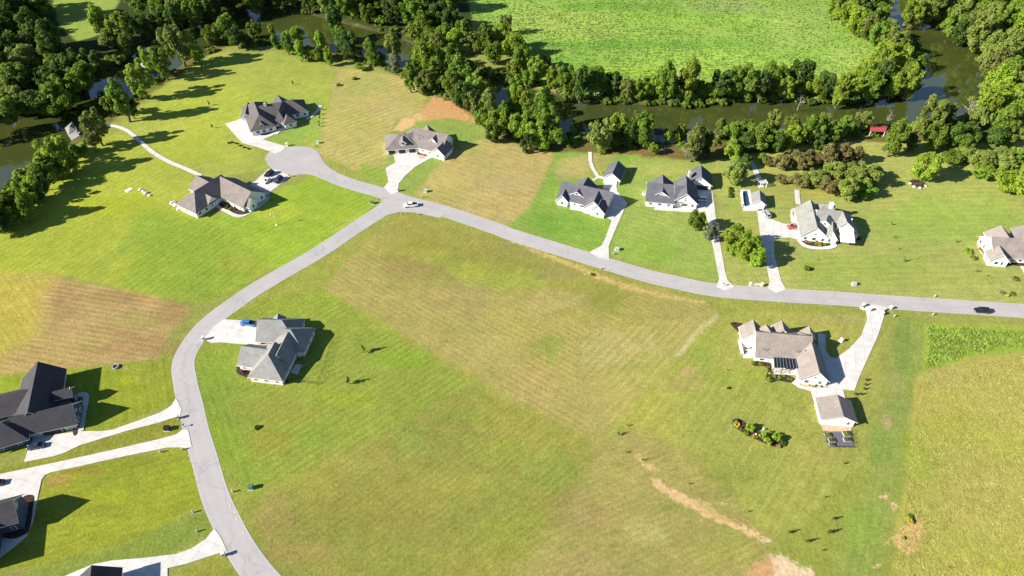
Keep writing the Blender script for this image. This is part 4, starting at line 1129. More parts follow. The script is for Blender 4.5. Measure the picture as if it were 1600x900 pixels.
row([(308, 84, 14, 'bright', 'tall'), (300, 58, 10, 'dark'), (330, 54, 15, 'mid'), (352, 44, 18, 'mid'), (368, 58, 16, 'dark'), (352, 30, 10, 'bright'), (396, 46, 13, 'mid', 'ragged'), (384, 62, 10, 'dark')],
    'in the bank clump above the upper left lawn', 'trees above the upper left lawn', rk=.92)
row([(424, 48, 9, 'bright', 'tall'), (428, 64, 8, 'mid', 'tall'), (447, 66, 13, 'mid'), (462, 58, 16, 'bright'), (468, 78, 13, 'bright', 'tall'), (482, 82, 12, 'mid'), (500, 62, 12, 'bright'), (496, 84, 11, 'mid'), (513, 86, 11, 'bright', 'tall'), (522, 32, 18, 'dark', 'tall'), (540, 64, 20, 'dark'), (530, 50, 13, 'mid'), (546, 78, 13, 'dark')],
    'in the bank row behind the upper left lawn', 'trees behind the upper left lawn', rk=.9)
row([(578, 78, 15, 'mid', 'tall'), (590, 92, 11, 'dark'), (562, 103, 9, 'bright', 'bush'), (614, 72, 16, 'olive', 'tall'), (616, 96, 12, 'silver', 'tall'), (640, 120, 14, 'mid'), (660, 126, 17, 'olive'), (648, 106, 12, 'mid'), (664, 88, 19, 'bright'), (676, 108, 17, 'mid'), (684, 70, 16, 'olive')],
    'on the near bank above the brown mown lot', 'trees above the brown lot')
row([(708, 92, 19, 'mid'), (718, 110, 18, 'mid'), (706, 128, 20, 'mid'), (724, 148, 17, 'dark'), (742, 136, 18, 'bright'), (742, 156, 17, 'olive'), (764, 162, 18, 'olive'), (758, 186, 16, 'mid'), (778, 192, 19, 'bright'), (770, 206, 14, 'dark'), (788, 176, 14, 'mid')],
    'in the near bank row right of the red clay', 'trees right of the clay bank')
row([(808, 142, 17, 'mid', 'tall'), (800, 166, 19, 'mid'), (818, 160, 19, 'bright'), (832, 176, 20, 'mid'), (812, 196, 20, 'bright'), (850, 166, 22, 'mid', 'tall'), (856, 190, 20, 'mid'), (836, 208, 18, 'bright'), (866, 214, 16, 'mid'), (848, 222, 14, 'bright'), (822, 222, 14, 'dark')],
    'in the dense clump at the middle river bank', 'trees of the middle bank clump')
row([(938, 212, 22, 'olive'), (964, 196, 18, 'bright'), (962, 216, 14, 'dark'), (1000, 194, 20, 'mid'), (1006, 214, 15, 'mid'), (984, 212, 15, 'dark')],
    'left of the dark roofed dock', 'trees left of the dark dock')
row([(1022, 232, 9, 'bright', 'round'), (1044, 214, 8, 'bright', 'ragged'), (1064, 202, 8, 'bright'), (1058, 216, 6, 'bright', 'ragged'), (1086, 222, 21, 'olive'), (1082, 238, 14, 'silver'), (1106, 222, 14, 'dark'), (1126, 200, 13, 'olive', 'tall'), (1146, 208, 17, 'mid'), (1146, 236, 15, 'bright'), (1166, 198, 13, 'mid'), (1168, 220, 14, 'dark')],
    'between the dark dock and the garden walk', 'trees right of the dark dock')
row([(1190, 212, 21, 'mid'), (1208, 196, 17, 'olive'), (1216, 220, 15, 'dark'), (1238, 192, 13, 'olive'), (1240, 214, 18, 'bright'), (1272, 200, 19, 'mid'), (1292, 192, 15, 'olive'), (1306, 206, 15, 'mid'), (1322, 196, 13, 'mid'), (1350, 188, 13, 'olive'), (1282, 220, 13, 'dark')],
    'on the bank behind the rusty hedge', 'trees behind the rusty hedge')
row([(1400, 212, 21, 'mid'), (1424, 222, 14, 'dark'), (1458, 182, 24, 'olive'), (1442, 196, 15, 'olive'), (1474, 172, 17, 'mid'), (1462, 214, 20, 'mid'), (1490, 210, 18, 'dark'), (1510, 222, 15, 'mid')],
    'on the bank right of the red roofed dock', 'trees right of the red dock')
# yard trees
row([(1202, 252, 9, 'rust', 'wide'), (1222, 252, 13, 'rust'), (1240, 246, 14, 'rust'), (1256, 254, 12, 'rust'), (1272, 246, 13, 'rust'), (1296, 240, 16, 'rust'), (1318, 238, 15, 'rust'), (1338, 242, 13, 'rust')],
    'in the upper of two rusty rows', 'small trees of the upper rusty row', clear=.2, vk=.80, rk=1.16)
row([(1222, 280, 9, 'rust', 'wide'), (1248, 282, 14, 'rust', 'wide'), (1272, 278, 18, 'olive'), (1298, 290, 17, 'rust'), (1304, 268, 17, 'olive'), (1332, 272, 24, 'olive'), (1326, 294, 19, 'olive'), (1352, 274, 22, 'olive'), (1352, 296, 17, 'mid'), (1366, 270, 13, 'olive')],
    'in the lower of two rusty rows', 'small trees of the lower rusty row', clear=.1, vk=.66, rk=1.18)
row([(1448, 258, 22, 'bright', 'round')], 'standing alone beside the round rock-edged bed', 'yard trees')
row([(1490, 246, 15, 'mid', 'wide'), (1512, 240, 18, 'olive', 'wide'), (1534, 246, 21, 'olive', 'wide'), (1536, 266, 16, 'mid'), (1558, 242, 19, 'olive'), (1574, 258, 16, 'olive'), (1592, 244, 17, 'mid'), (1590, 282, 26, 'bright', 'round'), (1616, 270, 20, 'bright')],
    'in the thicket at the far right of the lawn', 'trees of the right thicket', clear=.2, vk=.75, rk=1.08)
row([(1150, 268, 17, 'olive', 'round'), (1136, 272, 9, 'olive', 'bush'), (1166, 252, 12, 'dark'), (1194, 246, 9, 'mid')], 'beside the shaded garden walk', 'trees by the garden walk')
row([(1090, 344, 15, 'mid', 'round'), (1112, 360, 14, 'silver', 'ragged')], 'leaning over the third straight driveway', 'trees over the third driveway')
row([(1152, 372, 20, 'bright', 'round'), (1172, 382, 21, 'bright', 'round'), (1162, 392, 15, 'bright'), (1184, 402, 14, 'bright', 'round'), (1146, 386, 12, 'bright')], 'of the rounded clump between two driveways', 'trees of the driveway clump')

# undergrowth that closes the foot of the river trees
def undergrowth(lines, n, size, seed):
    rg = np.random.default_rng(seed); V, Fc, Mi, off = [], [], [], 0
    for (pts, cnt, spread, kinds) in lines:
        P = [at(x, y, -.3).to_2d() for x, y in pts]
        seg = [(P[i], P[i + 1], (P[i + 1] - P[i]).length) for i in range(len(P) - 1)]
        T = sum(s[2] for s in seg)
        for k in range(cnt):
            u = rg.random() * T
            for a, b, l in seg:
                if u <= l: break
                u -= l
            p = a + (b - a) * min(1, u / l) + Vector((rg.normal() * spread, rg.normal() * spread))
            v, f = CARR['bush'][int(rg.integers(2))]
            r = size * (.55 + .9 * rg.random()) * (spread > 2.9 and 1.4 or 1.0)
            V.append(v * [r, r, r * 1.1] + [p.x, p.y, r * .35 - .8]); Fc.append(f + off); off += len(v)
            Mi.append(np.full(len(f), int(rg.choice(kinds)), np.int32))
    me = np_mesh('riverbank_undergrowth', np.concatenate(V), np.concatenate(Fc))
    me.polygons.foreach_set('material_index', np.concatenate(Mi))
    tag(obj('riverbank_undergrowth', me, [M['leaf_' + k] for k in ('dark', 'mid', 'bright', 'olive', 'silver')]), 'tangled undergrowth along both river banks under the trees', 'undergrowth', kind='stuff')
UK = [0, 1, 1, 3, 3]
undergrowth([
 ([(-20, 175), (60, 162), (128, 130), (180, 98), (215, 68), (255, 42), (318, 16)], 60, 3.0, [0, 0, 1, 3]),
 ([(318, 14), (370, 2), (430, 2), (500, 14), (560, 32), (620, 50), (680, 78), (740, 104), (800, 122), (860, 138)], 90, 2.4, UK),
 ([(860, 140), (920, 150), (1000, 158), (1080, 160), (1180, 152), (1250, 152), (1330, 156), (1412, 142), (1432, 130)], 120, 1.8, UK),
 ([(1432, 128), (1424, 108), (1432, 80), (1414, 66), (1384, 44), (1378, 0)], 50, 2.0, [1, 2, 3, 3]),
 ([(1436, 20), (1486, 48), (1534, 72), (1552, 122), (1534, 170), (1484, 196)], 60, 2.5, [1, 3, 3, 2, 4]),
 ([(1484, 196), (1420, 204), (1360, 208), (1290, 209), (1200, 214), (1130, 220), (1060, 231)], 90, 2.2, UK),
 ([(1000, 224), (940, 222), (880, 218), (820, 214), (780, 192), (740, 168), (690, 152)], 60, 2.2, [0, 1, 1, 3]),
 ([(690, 150), (645, 124), (605, 108), (560, 94)], 26, 1.2, UK),
 ([(560, 94), (490, 84), (440, 76), (400, 74), (365, 68), (325, 84)], 22, 1.0, UK),
 ([(-30, 345), (0, 330), (50, 282), (90, 250), (112, 240)], 110, 3.0, [0, 1, 1, 2]), ([(330, 66), (365, 64), (420, 68), (490, 80)], 40, 2.0, [0, 1, 1]), ([(150, 205), (200, 166), (240, 136), (290, 100)], 16, 1.2, [1, 3])], 0, 2.6, 12)

# low shrubs and saplings
def sapling(px, py, hpx, kind, label, group=None, shape='cone', wide=.32, name='sapling'):
    """px, py = foot of the stem in the photo, hpx = its height in the picture"""
    s = pxs(py); d = PITCH + math.atan((py - 450) / F)
    H = hpx / (math.cos(d) * s)
    b = at(px, py)
    t_ = thing(name, label, name.replace('_', ' '), (b.x, b.y, 0), rr.uniform(0, 6.28), group)
    cr = obj('crown', rr.choice(CROWNS[shape]), None, t_); set_mat(cr, M['leaf_' + kind])
    cr.scale = (H * wide * .8, H * wide * .8, H * .30); cr.location = (0, 0, H * .58)
    tr = obj('trunk', rr.choice(TRUNKS), None, t_); tr.scale = (H * .9, H * .9, H * .95)
    return t_
def shrub(px, py, rpx, kind, label, group=None, name='shrub', hk=.85):
    s = pxs(py); r = rpx / s; b = at(px, py)
    t_ = thing(name, label, name, (b.x, b.y, 0), rr.uniform(0, 6.28), group)
    cr = obj('foliage', rr.choice(CROWNS['bush']), None, t_); set_mat(cr, M['leaf_' + kind])
    cr.scale = (r, r, r * hk * 1.15); cr.location = (0, 0, r * hk * .55)
    return t_

K_ = {'dark': 'mid', 'olive': 'bright'}
for a in [
 (567, 551, 14, 'bright', 'upper of two staked saplings east of the pewter roofed house'), (546, 600, 12, 'dark', 'lower of two dark saplings east of the pewter roofed house'),
 (327, 165, 8, 'dark', 'thin dark sapling north-west of the charcoal roofed house'), (332, 200, 7, 'dark', 'thin dark sapling near the charcoal house driveway apron'),
 (458, 132, 7, 'dark', 'slender dark conifer alone on the lawn behind the charcoal house'),
 (1392, 352, 6, 'olive', 'topmost young tree right of the large pale house', ), (1397, 372, 4, 'olive', 'second young tree down right of the large pale house'),
 (1404, 390, 4, 'silver', 'third young tree down, pale, right of the large pale house'), (1412, 409, 7, 'olive', 'lowest young tree right of the large pale house'),
 (1493, 379, 6, 'bright', 'yellowish sapling left of the right-hand house, above the bushy pair'), (1525, 425, 5, 'olive', 'thin sapling below the right-hand house bed'), (1541, 432, 4, 'olive', 'tiny sapling on the lawn below the right-hand house'),
 (1420, 367, 3, 'olive', 'tiny stem alone right of the second young tree'), (1433, 404, 3, 'olive', 'tiny stem right of the lowest young tree'), (1277, 407, 3, 'olive', 'tiny stem left of the curved driveway shadow'),
 (966, 680, 6, 'dark', 'small dark sapling at the pale field corner'), (980, 666, 4, 'dark', 'upper small sapling by the field corner'), (978, 708, 4, 'olive', 'pale sapling by the first eroded soil patch'), (1004, 720, 4, 'dark', 'sapling standing in the eroded soil'),
 (1231, 834, 6, 'olive', 'leftmost thin sapling above the quarry-pale soil at the bottom'), (1260, 848, 6, 'dark', 'sapling closest above the pale soil at the bottom'), (1299, 813, 6, 'olive', 'topmost sapling of the bottom right four'), (1294, 834, 7, 'dark', 'dark sapling right of the pale soil at the bottom'),
 (1285, 861, 3, 'dark', 'smallest dark sapling at the bottom right'), (1288, 778, 3, 'olive', 'lone tiny stem above the bottom right saplings'), (1318, 725, 4, 'olive', 'tiny stem below the fenced vegetable garden'),
 (1136, 579, 3, 'dark', 'tiny plant left of the screened terrace'), (1168, 800, 3, 'olive', 'tiny plant beside the long eroded strip'), (1075, 757, 3, 'olive', 'tiny plant on the bank above the eroded strip')]:
    sapling(*a, group='saplings scattered over the lawns')
for i, (x, y, r, k, l) in enumerate([
 (529, 134, 4, 'mid', 'left of two lone bushes on the brown mown lot'), (553, 124, 5, 'bright', 'right of two lone bushes on the brown mown lot'),
 (925, 430, 4, 'bright', 'small green bush on the road verge of the big field'), (1138, 607, 3, 'dark', 'small dark bush left of the curved terrace bed'),
 (1260, 421, 7, 'mid', 'round bush alone in the lower tree shadow by the driveway'), (1511, 395, 8, 'bright', 'upper bushy shrub left of the right-hand house'), (1519, 404, 6, 'olive', 'lower bushy shrub left of the right-hand house'),
 (1585, 437, 6, 'rust', 'brownish bush on the lawn at the right edge'), (1566, 459, 5, 'silver', 'pale bush left of the yellow one by the road'), (1573, 462, 4, 'yellow', 'yellow bush beside the road at the right edge'), (1581, 460, 5, 'mid', 'green bush right of the yellow one by the road'),
 (402, 669, 5, 'dark', 'dark low bush inside the road bend'), (1420, 808, 6, 'bright', 'green weed clump at the top of the eroded hollow'), (1422, 815, 6, 'yellow', 'yellow weed clump in the eroded hollow'), (1411, 841, 4, 'bright', 'small weed clump low in the eroded hollow'),
 (1262, 572, 0.1, 'olive', 'x')][:-1]):
    shrub(x, y, r, k, l, 'lone bushes on the lawns')
for x, y, l in [(1353, 595, 'topmost'), (1351, 602, 'second'), (1349, 609, 'third'), (1344, 617, 'lowest'), (1336, 617, 'left')]:
    sapling(x, y, 4.5, 'dark', '%s of the little evergreens beside the lower right driveway' % l, 'evergreens beside the driveway', wide=.45)
for i, (x, y) in enumerate([(501, 172), (501, 179), (500, 186), (499, 193), (499, 198)]):
    sapling(x, y, 6, 'dark', 'small columnar evergreen, %s from the top, beside the charcoal house patio' % ORD[i], 'columnar evergreens', wide=.34)
for i, (x, y) in enumerate([(358, 227), (363, 226), (369, 228), (375, 231), (382, 234), (388, 236)]):
    shrub(x, y - 3, 2.6, 'dark', 'low clipped bush, %s from the left, along the turning circle driveway' % ORD[i], 'clipped bushes along the driveway')
# planting beds
def bed(pts, mat, z=.16, smooth=4):
    o = slab('planting_bed', pts, z, M[mat], smooth=smooth, h=.2)
    return o
def bed_plants(pts, n, rpx, kinds, label, group, seed):
    rg = random.Random(seed); P = np.array(pts, float); k = 0; tries = 0
    while k < n and tries < 500:
        tries += 1
        x, y = rg.uniform(P[:, 0].min(), P[:, 0].max()), rg.uniform(P[:, 1].min(), P[:, 1].max())
        if sdist(np.array([x]), np.array([y]), P)[0] < rpx * .3: continue
        kd = rg.choice(kinds)
        shrub(x, y, rpx * rg.uniform(.7, 1.2), kd, '%s %s' % (LOOK[kd], label), group + ' ' + kd, name='bed_plant', hk=rg.uniform(.7, 1.1))
        k += 1
BEDS = [
 ([(342, 318), (347, 311), (368, 322), (386, 329), (392, 332), (376, 336), (360, 330), (348, 325)], 'mulch', 18, 2.0, ['mid', 'silver', 'rust', 'yellow', 'purple', 'olive'], 'plant in the bed wrapped by the L-shaped house'),
 ([(1248, 373), (1258, 372), (1278, 372), (1296, 374), (1296, 383), (1280, 386), (1264, 384), (1254, 379)], 'mulch', 24, 2.3, ['yellow', 'orange', 'bright', 'purple', 'silver', 'rust', 'mid'], 'plant in the curved front bed of the pale house'),
 ([(400, 206), (412, 212), (430, 206), (444, 197), (440, 190), (428, 196), (410, 200)], 'mulch', 8, 1.6, ['mid', 'silver', 'dark'], 'plant in the front bed of the charcoal house'),
 ([(651, 235), (668, 236), (672, 240), (664, 246), (656, 248), (653, 242)], 'light_mulch', 6, 1.8, ['mid', 'rust', 'dark'], 'plant in the bark bed beside the garage court'),
 ([(1011, 318), (1024, 322), (1052, 324), (1084, 325), (1084, 321), (1050, 318), (1014, 313)], 'light_mulch', 14, 1.6, ['dark', 'mid', 'rust', 'olive'], 'plant in the front bed beside the white car'),
 ([(868, 315), (886, 318), (893, 321), (893, 317), (872, 311)], 'light_mulch', 4, 1.2, ['orange', 'mid'], 'plant in the narrow left front bed'),
 ([(902, 321), (938, 332), (942, 327), (904, 315)], 'light_mulch', 9, 1.5, ['mid', 'yellow', 'orange', 'olive'], 'plant along the slate house front walk'),
 ([(1142, 505), (1149, 504), (1158, 506), (1165, 513), (1166, 530), (1159, 530), (1157, 522), (1144, 510)], 'mulch', 9, 1.8, ['silver', 'dark', 'purple', 'rust'], 'plant in the curled bed at the tan house corner'),
 ([(1176, 564), (1200, 566), (1204, 580), (1206, 586), (1226, 586), (1240, 592), (1236, 598), (1216, 595), (1204, 598), (1196, 590), (1200, 578), (1192, 572), (1180, 572), (1174, 568)], 'mulch', 16, 2.4, ['bright', 'dark', 'olive', 'mid', 'yellow'], 'plant in the wavy bed round the screened terrace'),
 ([(1252, 599), (1288, 602), (1290, 606), (1270, 606), (1252, 603), (1245, 596), (1250, 590)], 'light_mulch', 9, 1.8, ['olive', 'rust', 'dark'], 'plant under the tan house gable end'),
 ([(372, 572), (382, 566), (390, 578), (404, 586), (400, 592), (380, 588), (370, 582)], 'mulch', 9, 2.4, ['rust', 'bright', 'dark', 'purple'], 'plant in the bed at the pewter house corner'),
 ([(404, 590), (446, 594), (446, 597), (404, 594)], 'mulch', 6, 1.5, ['rust', 'dark'], 'plant along the pewter house south wall'),
 ([(116, 626), (126, 627), (122, 674), (114, 676)], 'mulch', 5, 1.2, ['dark', 'mid'], 'plant in the bed before the navy house gable'),
 ([(36, 778), (50, 774), (53, 784), (47, 826), (38, 836), (20, 842), (0, 838), (0, 826), (30, 800)], 'mulch', 4, 1.0, ['dark'], 'plant in the wide mulch bed at the left edge'),
 ([(1528, 376), (1536, 386), (1546, 400), (1552, 412), (1546, 414), (1534, 398), (1526, 384)], 'light_mulch', 8, 2.0, ['rust', 'dark', 'mid'], 'plant in the bed along the right-hand house'),
 ([(1553, 411), (1620, 418), (1620, 413), (1553, 407)], 'mulch', 8, 2.0, ['rust', 'purple', 'dark'], 'plant along the right-hand house front'),
 ([(1300, 378), (1340, 372), (1343, 375), (1304, 381)], 'mulch', 9, 2.0, ['purple', 'rust', 'dark'], 'plant along the pale house porch'),
 ([(1421, 284), (1428, 281), (1440, 284), (1447, 290), (1438, 293), (1426, 291)], 'mulch', 5, 1.6, ['olive', 'silver'], 'plant in the round rock-edged bed'),
 ([(1237, 331), (1247, 330), (1252, 348), (1244, 349)], 'light_mulch', 6, 1.6, ['mid', 'olive', 'bright'], 'plant in the side bed left of the pale house'),
 ([(20, 634), (26, 636), (26, 641), (8, 646), (2, 640)], 'light_mulch', 3, 1.6, ['rust', 'silver'], 'plant in the stone court of the navy house'),
 ([(1144, 658), (1156, 657), (1178, 671), (1202, 682), (1222, 688), (1224, 697), (1212, 699), (1190, 691), (1166, 679), (1148, 668)], 'mulch', 0, 0, [], ''),
]
for i, (pts, mt, n, r, kinds, lb) in enumerate(BEDS):
    bed(pts, mt, .20 + .004 * i)
    if n: bed_plants(pts, int(n * 1.5), r * 1.35, kinds, lb, lb.replace('plant', 'plants', 1), 40 + i)
for x, y, r, k, l in [(1148, 660, 5, 'silver', 'pale tuft at the top end of the island bed'), (1151, 665, 5, 'orange', 'orange shrub in the island bed'), (1158, 672, 4, 'rust', 'brownish shrub below the orange one in the island bed'), (1171, 671, 7, 'bright', 'upright lime shrub in the middle of the island bed'),
                    (1166, 679, 4, 'mid', 'low green shrub on the lower rim of the island bed'), (1178, 683, 4, 'yellow', 'yellow low plant beside the white urn in the island bed'), (1192, 685, 7, 'bright', 'larger lime shrub near the island bed middle'), (1199, 692, 6, 'bright', 'lime shrub on the lower rim of the island bed'),
                    (1213, 686, 8, 'bright', 'spreading lime shrub at the right of the island bed'), (1205, 677, 4, 'olive', 'olive shrub on the upper rim of the island bed'), (1217, 698, 3.5, 'yellow', 'round yellow shrub at the lower right tip of the island bed'), (1224, 694, 4, 'dark', 'dark shrub at the right tip of the island bed')]:
    shrub(x, y, r * 1.25, k, l, 'shrubs of the island bed', hk=1.2 if k == 'bright' else .9)

# dead, bare trees on the banks
def dead_tree(px, py, H, label, seed):
    rg = random.Random(seed); b = at(px, py, -.4)
    t_ = thing('dead_tree', label, 'dead tree', (b.x, b.y, -.4), 0, 'bare dead trees on the banks')
    tr, br = MB(), MB()
    lean = Vector((rg.uniform(-.15, .15), rg.uniform(-.25, .05), 1))
    p, r = Vector((0, 0, 0)), H * .03
    for k in range(5):
        q = p + lean * (H / 5) + Vector((rg.uniform(-.2, .2), rg.uniform(-.2, .2), 0)); tr.bar(p, q, r, r * .78, 7)
        if k:
            for j in range(4):
                a_ = rg.uniform(0, 6.28); L = H * rg.uniform(.18, .36)
                e1 = q + Vector((math.cos(a_) * L * .8, math.sin(a_) * L * .8, L * rg.uniform(.2, .7))); br.bar(q, e1, r * .5, r * .22, 5)
                for i in range(3):
                    s_ = q + (e1 - q) * rg.uniform(.3, .9); a2 = a_ + rg.uniform(-1, 1)
                    br.bar(s_, s_ + Vector((math.cos(a2), math.sin(a2), rg.uniform(.1, .9))) * L * .4, r * .24, r * .08, 4)
        p, r = q, r * .78
    tr.build('trunk', M['twig'], t_); br.build('branches', M['twig'], t_)
dead_tree(1058, 146, 13, 'pale bare dead tree at the left of the far field river edge', 1)
dead_tree(1124, 146, 12, 'pale bare dead tree in the middle of the far field river edge', 2)
dead_tree(1246, 172, 7, 'fallen-looking pale dead tree at the near edge of the far bank', 3)
dead_tree(1502, 188, 11, 'pale bare dead tree by the water at the right river bend', 4)
dead_tree(1384, 196, 6, 'pale snag in the water above the red roofed dock', 5)

# ------------------------------------------------------------------ tall grass
def tufts(name, polys, n, size, mats, label, seed, up=.5):
    rg = np.random.default_rng(seed)
    W = [[at(x, y).to_2d() for x, y in P] for P in polys]
    out = []
    for P in W:
        A = np.array([(p.x, p.y) for p in P]); lo, hi = A.min(0), A.max(0)
        q = rg.uniform(lo, hi, (int(n * 6), 2))
        q = q[sdist(q[:, 0], q[:, 1], A) > .3]
        w = fbm(q[:, 0], q[:, 1], 12, seed) + .6 * fbm(q[:, 0], q[:, 1], 3, seed + 5)
        q = q[w + rg.normal(size=len(w)) * .12 > .62]
        out.append(q[:n])
    q = np.concatenate(out); m = len(q)
    B = 4
    c = np.repeat(q, B, 0) + rg.normal(size=(m * B, 2)) * size * .35
    k = len(c)
    a = rg.uniform(0, 6.28, k); s = size * (.5 + rg.random(k)); hh = s * (.5 + .6 * rg.random(k)) * up * 2
    dx, dy = np.cos(a) * s * .5, np.sin(a) * s * .5
    lx, ly = rg.normal(size=k) * s * .35, rg.normal(size=k) * s * .35
    z0 = np.full(k, -.02)
    v = np.stack([np.stack([c[:, 0] - dx, c[:, 1] - dy, z0], 1), np.stack([c[:, 0] + dx, c[:, 1] + dy, z0], 1),
                  np.stack([c[:, 0] + dx * .6 + lx, c[:, 1] + dy * .6 + ly, hh], 1), np.stack([c[:, 0] - dx * .6 + lx, c[:, 1] - dy * .6 + ly, hh], 1)], 1).reshape(-1, 3)
    me = np_mesh(name, v, np.arange(k * 4).reshape(k, 4))
    return tag(obj(name, me, mats), label, 'grass', kind='stuff')
M['grass_field'] = leafy('grass_field', (.19, .28, .045), (.28, .37, .08), .1, .45)
M['grass_dry'] = leafy('grass_dry', (.36, .35, .10), (.52, .48, .18), .1, .5)
M['grass_weed'] = leafy('grass_weed', (.24, .33, .05), (.36, .43, .09), .1, .5)
tufts('field_grass', [[(700, -40), (735, 20), (790, 78), (835, 118), (930, 140), (1060, 142), (1200, 130), (1330, 118), (1376, 80), (1312, 14), (1300, -40)]], 16000, .55, M['grass_field'], 'tall bright green grass covering the far field across the river', 3, .35)
tufts('tall_grass', [[(1446, 582), (1620, 550), (1660, 930), (1392, 930), (1410, 800), (1414, 760), (1426, 660)]], 16000, .20, M['grass_dry'], 'tall yellowish grass of the unmown lot at the lower right', 5, .4)
tufts('weeds', [[(1449, 509), (1480, 513), (1520, 512), (1560, 517), (1640, 518), (1640, 540), (1590, 544), (1560, 541), (1536, 553), (1516, 550), (1500, 562), (1480, 563), (1468, 574), (1444, 580)]], 2600, .42, M['grass_weed'], 'thick green weeds along the top of the unmown lot', 6, .4)

# ------------------------------------------------------------------ vehicles
CAR_PAINT = {}
def paint_mat(name, col, metal=.0):
    if name not in CAR_PAINT:
        t = NT('paint_' + name); p = t.bsdf(tuple(col), .28, .5, metal=metal)
        p.inputs['Coat Weight'].default_value = .6; p.inputs['Coat Roughness'].default_value = .08
        CAR_PAINT[name] = t.mat
    return CAR_PAINT[name]
M['tyre'] = simple('tyre', (.018, .018, .019), .9, .2)
M['rim'] = simple('wheel_rim', (.45, .46, .47), .35, .5, metal=.7)
t = NT('headlight_lens'); t.bsdf((.75, .76, .78), .1, .6); M['lens'] = t.mat
t = NT('tail_light_lens'); t.bsdf((.35, .012, .012), .15, .5); M['tail'] = t.mat

def loft(mb, secs, mi=0, closed_ends=True):
    """secs: list of (x, [(y,z)...] ring)"""
    i0 = len(mb.v); n = len(secs[0][1])
    for x, ring in secs:
        for y, z in ring: mb.v.append((x, y, z))
    for s in range(len(secs) - 1):
        for k in range(n):
            k2 = (k + 1) % n
            mb.f.append([i0 + s * n + k, i0 + s * n + k2, i0 + (s + 1) * n + k2, i0 + (s + 1) * n + k]); mb.m.append(mi)
    mb.f.append([i0 + k for k in range(n)][::-1]); mb.m.append(mi)
    j = i0 + (len(secs) - 1) * n
    mb.f.append([j + k for k in range(n)]); mb.m.append(mi)

def ring(w, z0, z1, wt=None, r=.12):
    wt = w if wt is None else wt
    return [(-w + r, z0), (w - r, z0), (w, z0 + r), (w, (z0 + z1) / 2), (wt, z1 - r), (wt - r, z1), (-wt + r, z1), (-wt, z1 - r), (-w, (z0 + z1) / 2), (-w, z0 + r)]

def vehicle(kind, paint, label, px, py, head, cat='car', bed_cover=False):
    """head: photo pixel the bonnet points to"""
    c, hd = at(px, py), at(*head)
    rot = math.atan2(hd.y - c.y, hd.x - c.x)
    t_ = thing({'car': 'car', 'suv': 'suv', 'pickup': 'pickup_truck'}[kind], label, cat, (c.x, c.y, .165 if (px, py) not in ((0, 0),) else 0), rot)
    L, W = {'car': (4.7, .90), 'suv': (4.9, .96), 'pickup': (5.7, .99)}[kind]
    h = {'car': .86, 'suv': 1.02, 'pickup': 1.06}[kind]; top = {'car': 1.46, 'suv': 1.78, 'pickup': 1.86}[kind]
    pm = paint
    b = MB(); X = L / 2
    g = .22 if kind == 'car' else .3
    loft(b, [(-X, ring(W * .86, g + .15, h * .9)), (-X + .15, ring(W * .96, g + .03, h)), (-X + .9, ring(W, g, h)), (0, ring(W, g, h)), (X - 1.2, ring(W, g, h * .99)), (X - .35, ring(W * .95, g + .02, h * .9)), (X, ring(W * .80, g + .14, h * .74))])
    body = b.build('body', pm, t_, smooth=False)
    bv = body.modifiers.new('bevel', 'BEVEL'); bv.width = .04; bv.segments = 2; bv.limit_method = 'ANGLE'
    if kind == 'car': x0, x1, x2, x3 = -X + .75, -X + 1.55, X - 2.1, X - 1.25
    elif kind == 'suv': x0, x1, x2, x3 = -X + .15, -X + .45, X - 2.0, X - 1.25
    else: x0, x1, x2, x3 = -X + 2.0, -X + 2.2, X - 2.15, X - 1.45
    gl = MB(); wt = W * .78
    loft(gl, [(x0, ring(W * .88, h - .04, h + .04, W * .86, .03)), (x1, ring(W * .90, h - .04, top - .07, wt, .05)), (x2, ring(W * .90, h - .04, top - .07, wt, .05)), (x3, ring(W * .88, h - .04, h + .04, W * .86, .03))])
    gl.build('window', M['glass'], t_)
    rf = MB()
    loft(rf, [(x1 - .05, ring(wt - .05, top - .09, top - .02, wt - .1, .03)), ((x1 + x2) / 2, ring(wt, top - .09, top, wt - .06, .03)), (x2 + .05, ring(wt - .05, top - .09, top - .02, wt - .1, .03))])
    for xx in ((x1 + x2) / 2,):
        for s in (-1, 1): rf.bar((xx, s * (W * .90 + .005), h), (xx, s * (wt + .005), top - .06), .045, n=4)
    for s in (-1, 1):
        rf.bar((x2, s * wt * .99, top - .06), (x3, s * W * .87, h + .02), .05, n=4); rf.bar((x1, s * wt * .99, top - .06), (x0, s * W * .87, h + .02), .055, n=4)
    rf.build('roof', pm, t_)
    if kind == 'pickup':
        bd = MB(); bd.box((-X + 1.06, 0, h + .004), (1.75, W * 1.62, .03)); bd.build('truck_bed', M['black_metal'], t_)
        rl = MB()
        for s in (-1, 1): rl.box((-X + 1.06, s * W * .91, h + .05), (1.9, .12, .12))
        rl.box((-X + .1, 0, h + .05), (.1, W * 1.7, .12)); rl.build('bed_rail', pm, t_)
    wr = .34 if kind == 'car' else .39
    for sx in (-X + .95, X - .95):
        for s in (-1, 1):
            w = MB(); w.bar((sx, s * (W - .17), wr), (sx, s * (W + .03), wr), wr, n=16)
            wo = w.build('wheel', M['tyre'], t_)
            r_ = MB(); r_.bar((sx, s * (W + .02), wr), (sx, s * (W + .045), wr), wr * .62, n=12); r_.build('rim', M['rim'], wo)
    for s in (-1, 1):
        m = MB(); m.box((X - .10, s * W * .62, h * .72), (.14, .34, .15)); m.build('headlight', M['lens'], t_)
        m = MB(); m.box((-X + .02, s * W * .68, h * .80), (.1, .26, .2)); m.build('tail_light', M['tail'], t_)
        m = MB(); m.box((x3 - .12, s * (W + .09), h + .08), (.12, .2, .14)); m.build('wing_mirror', pm, t_)
    return t_
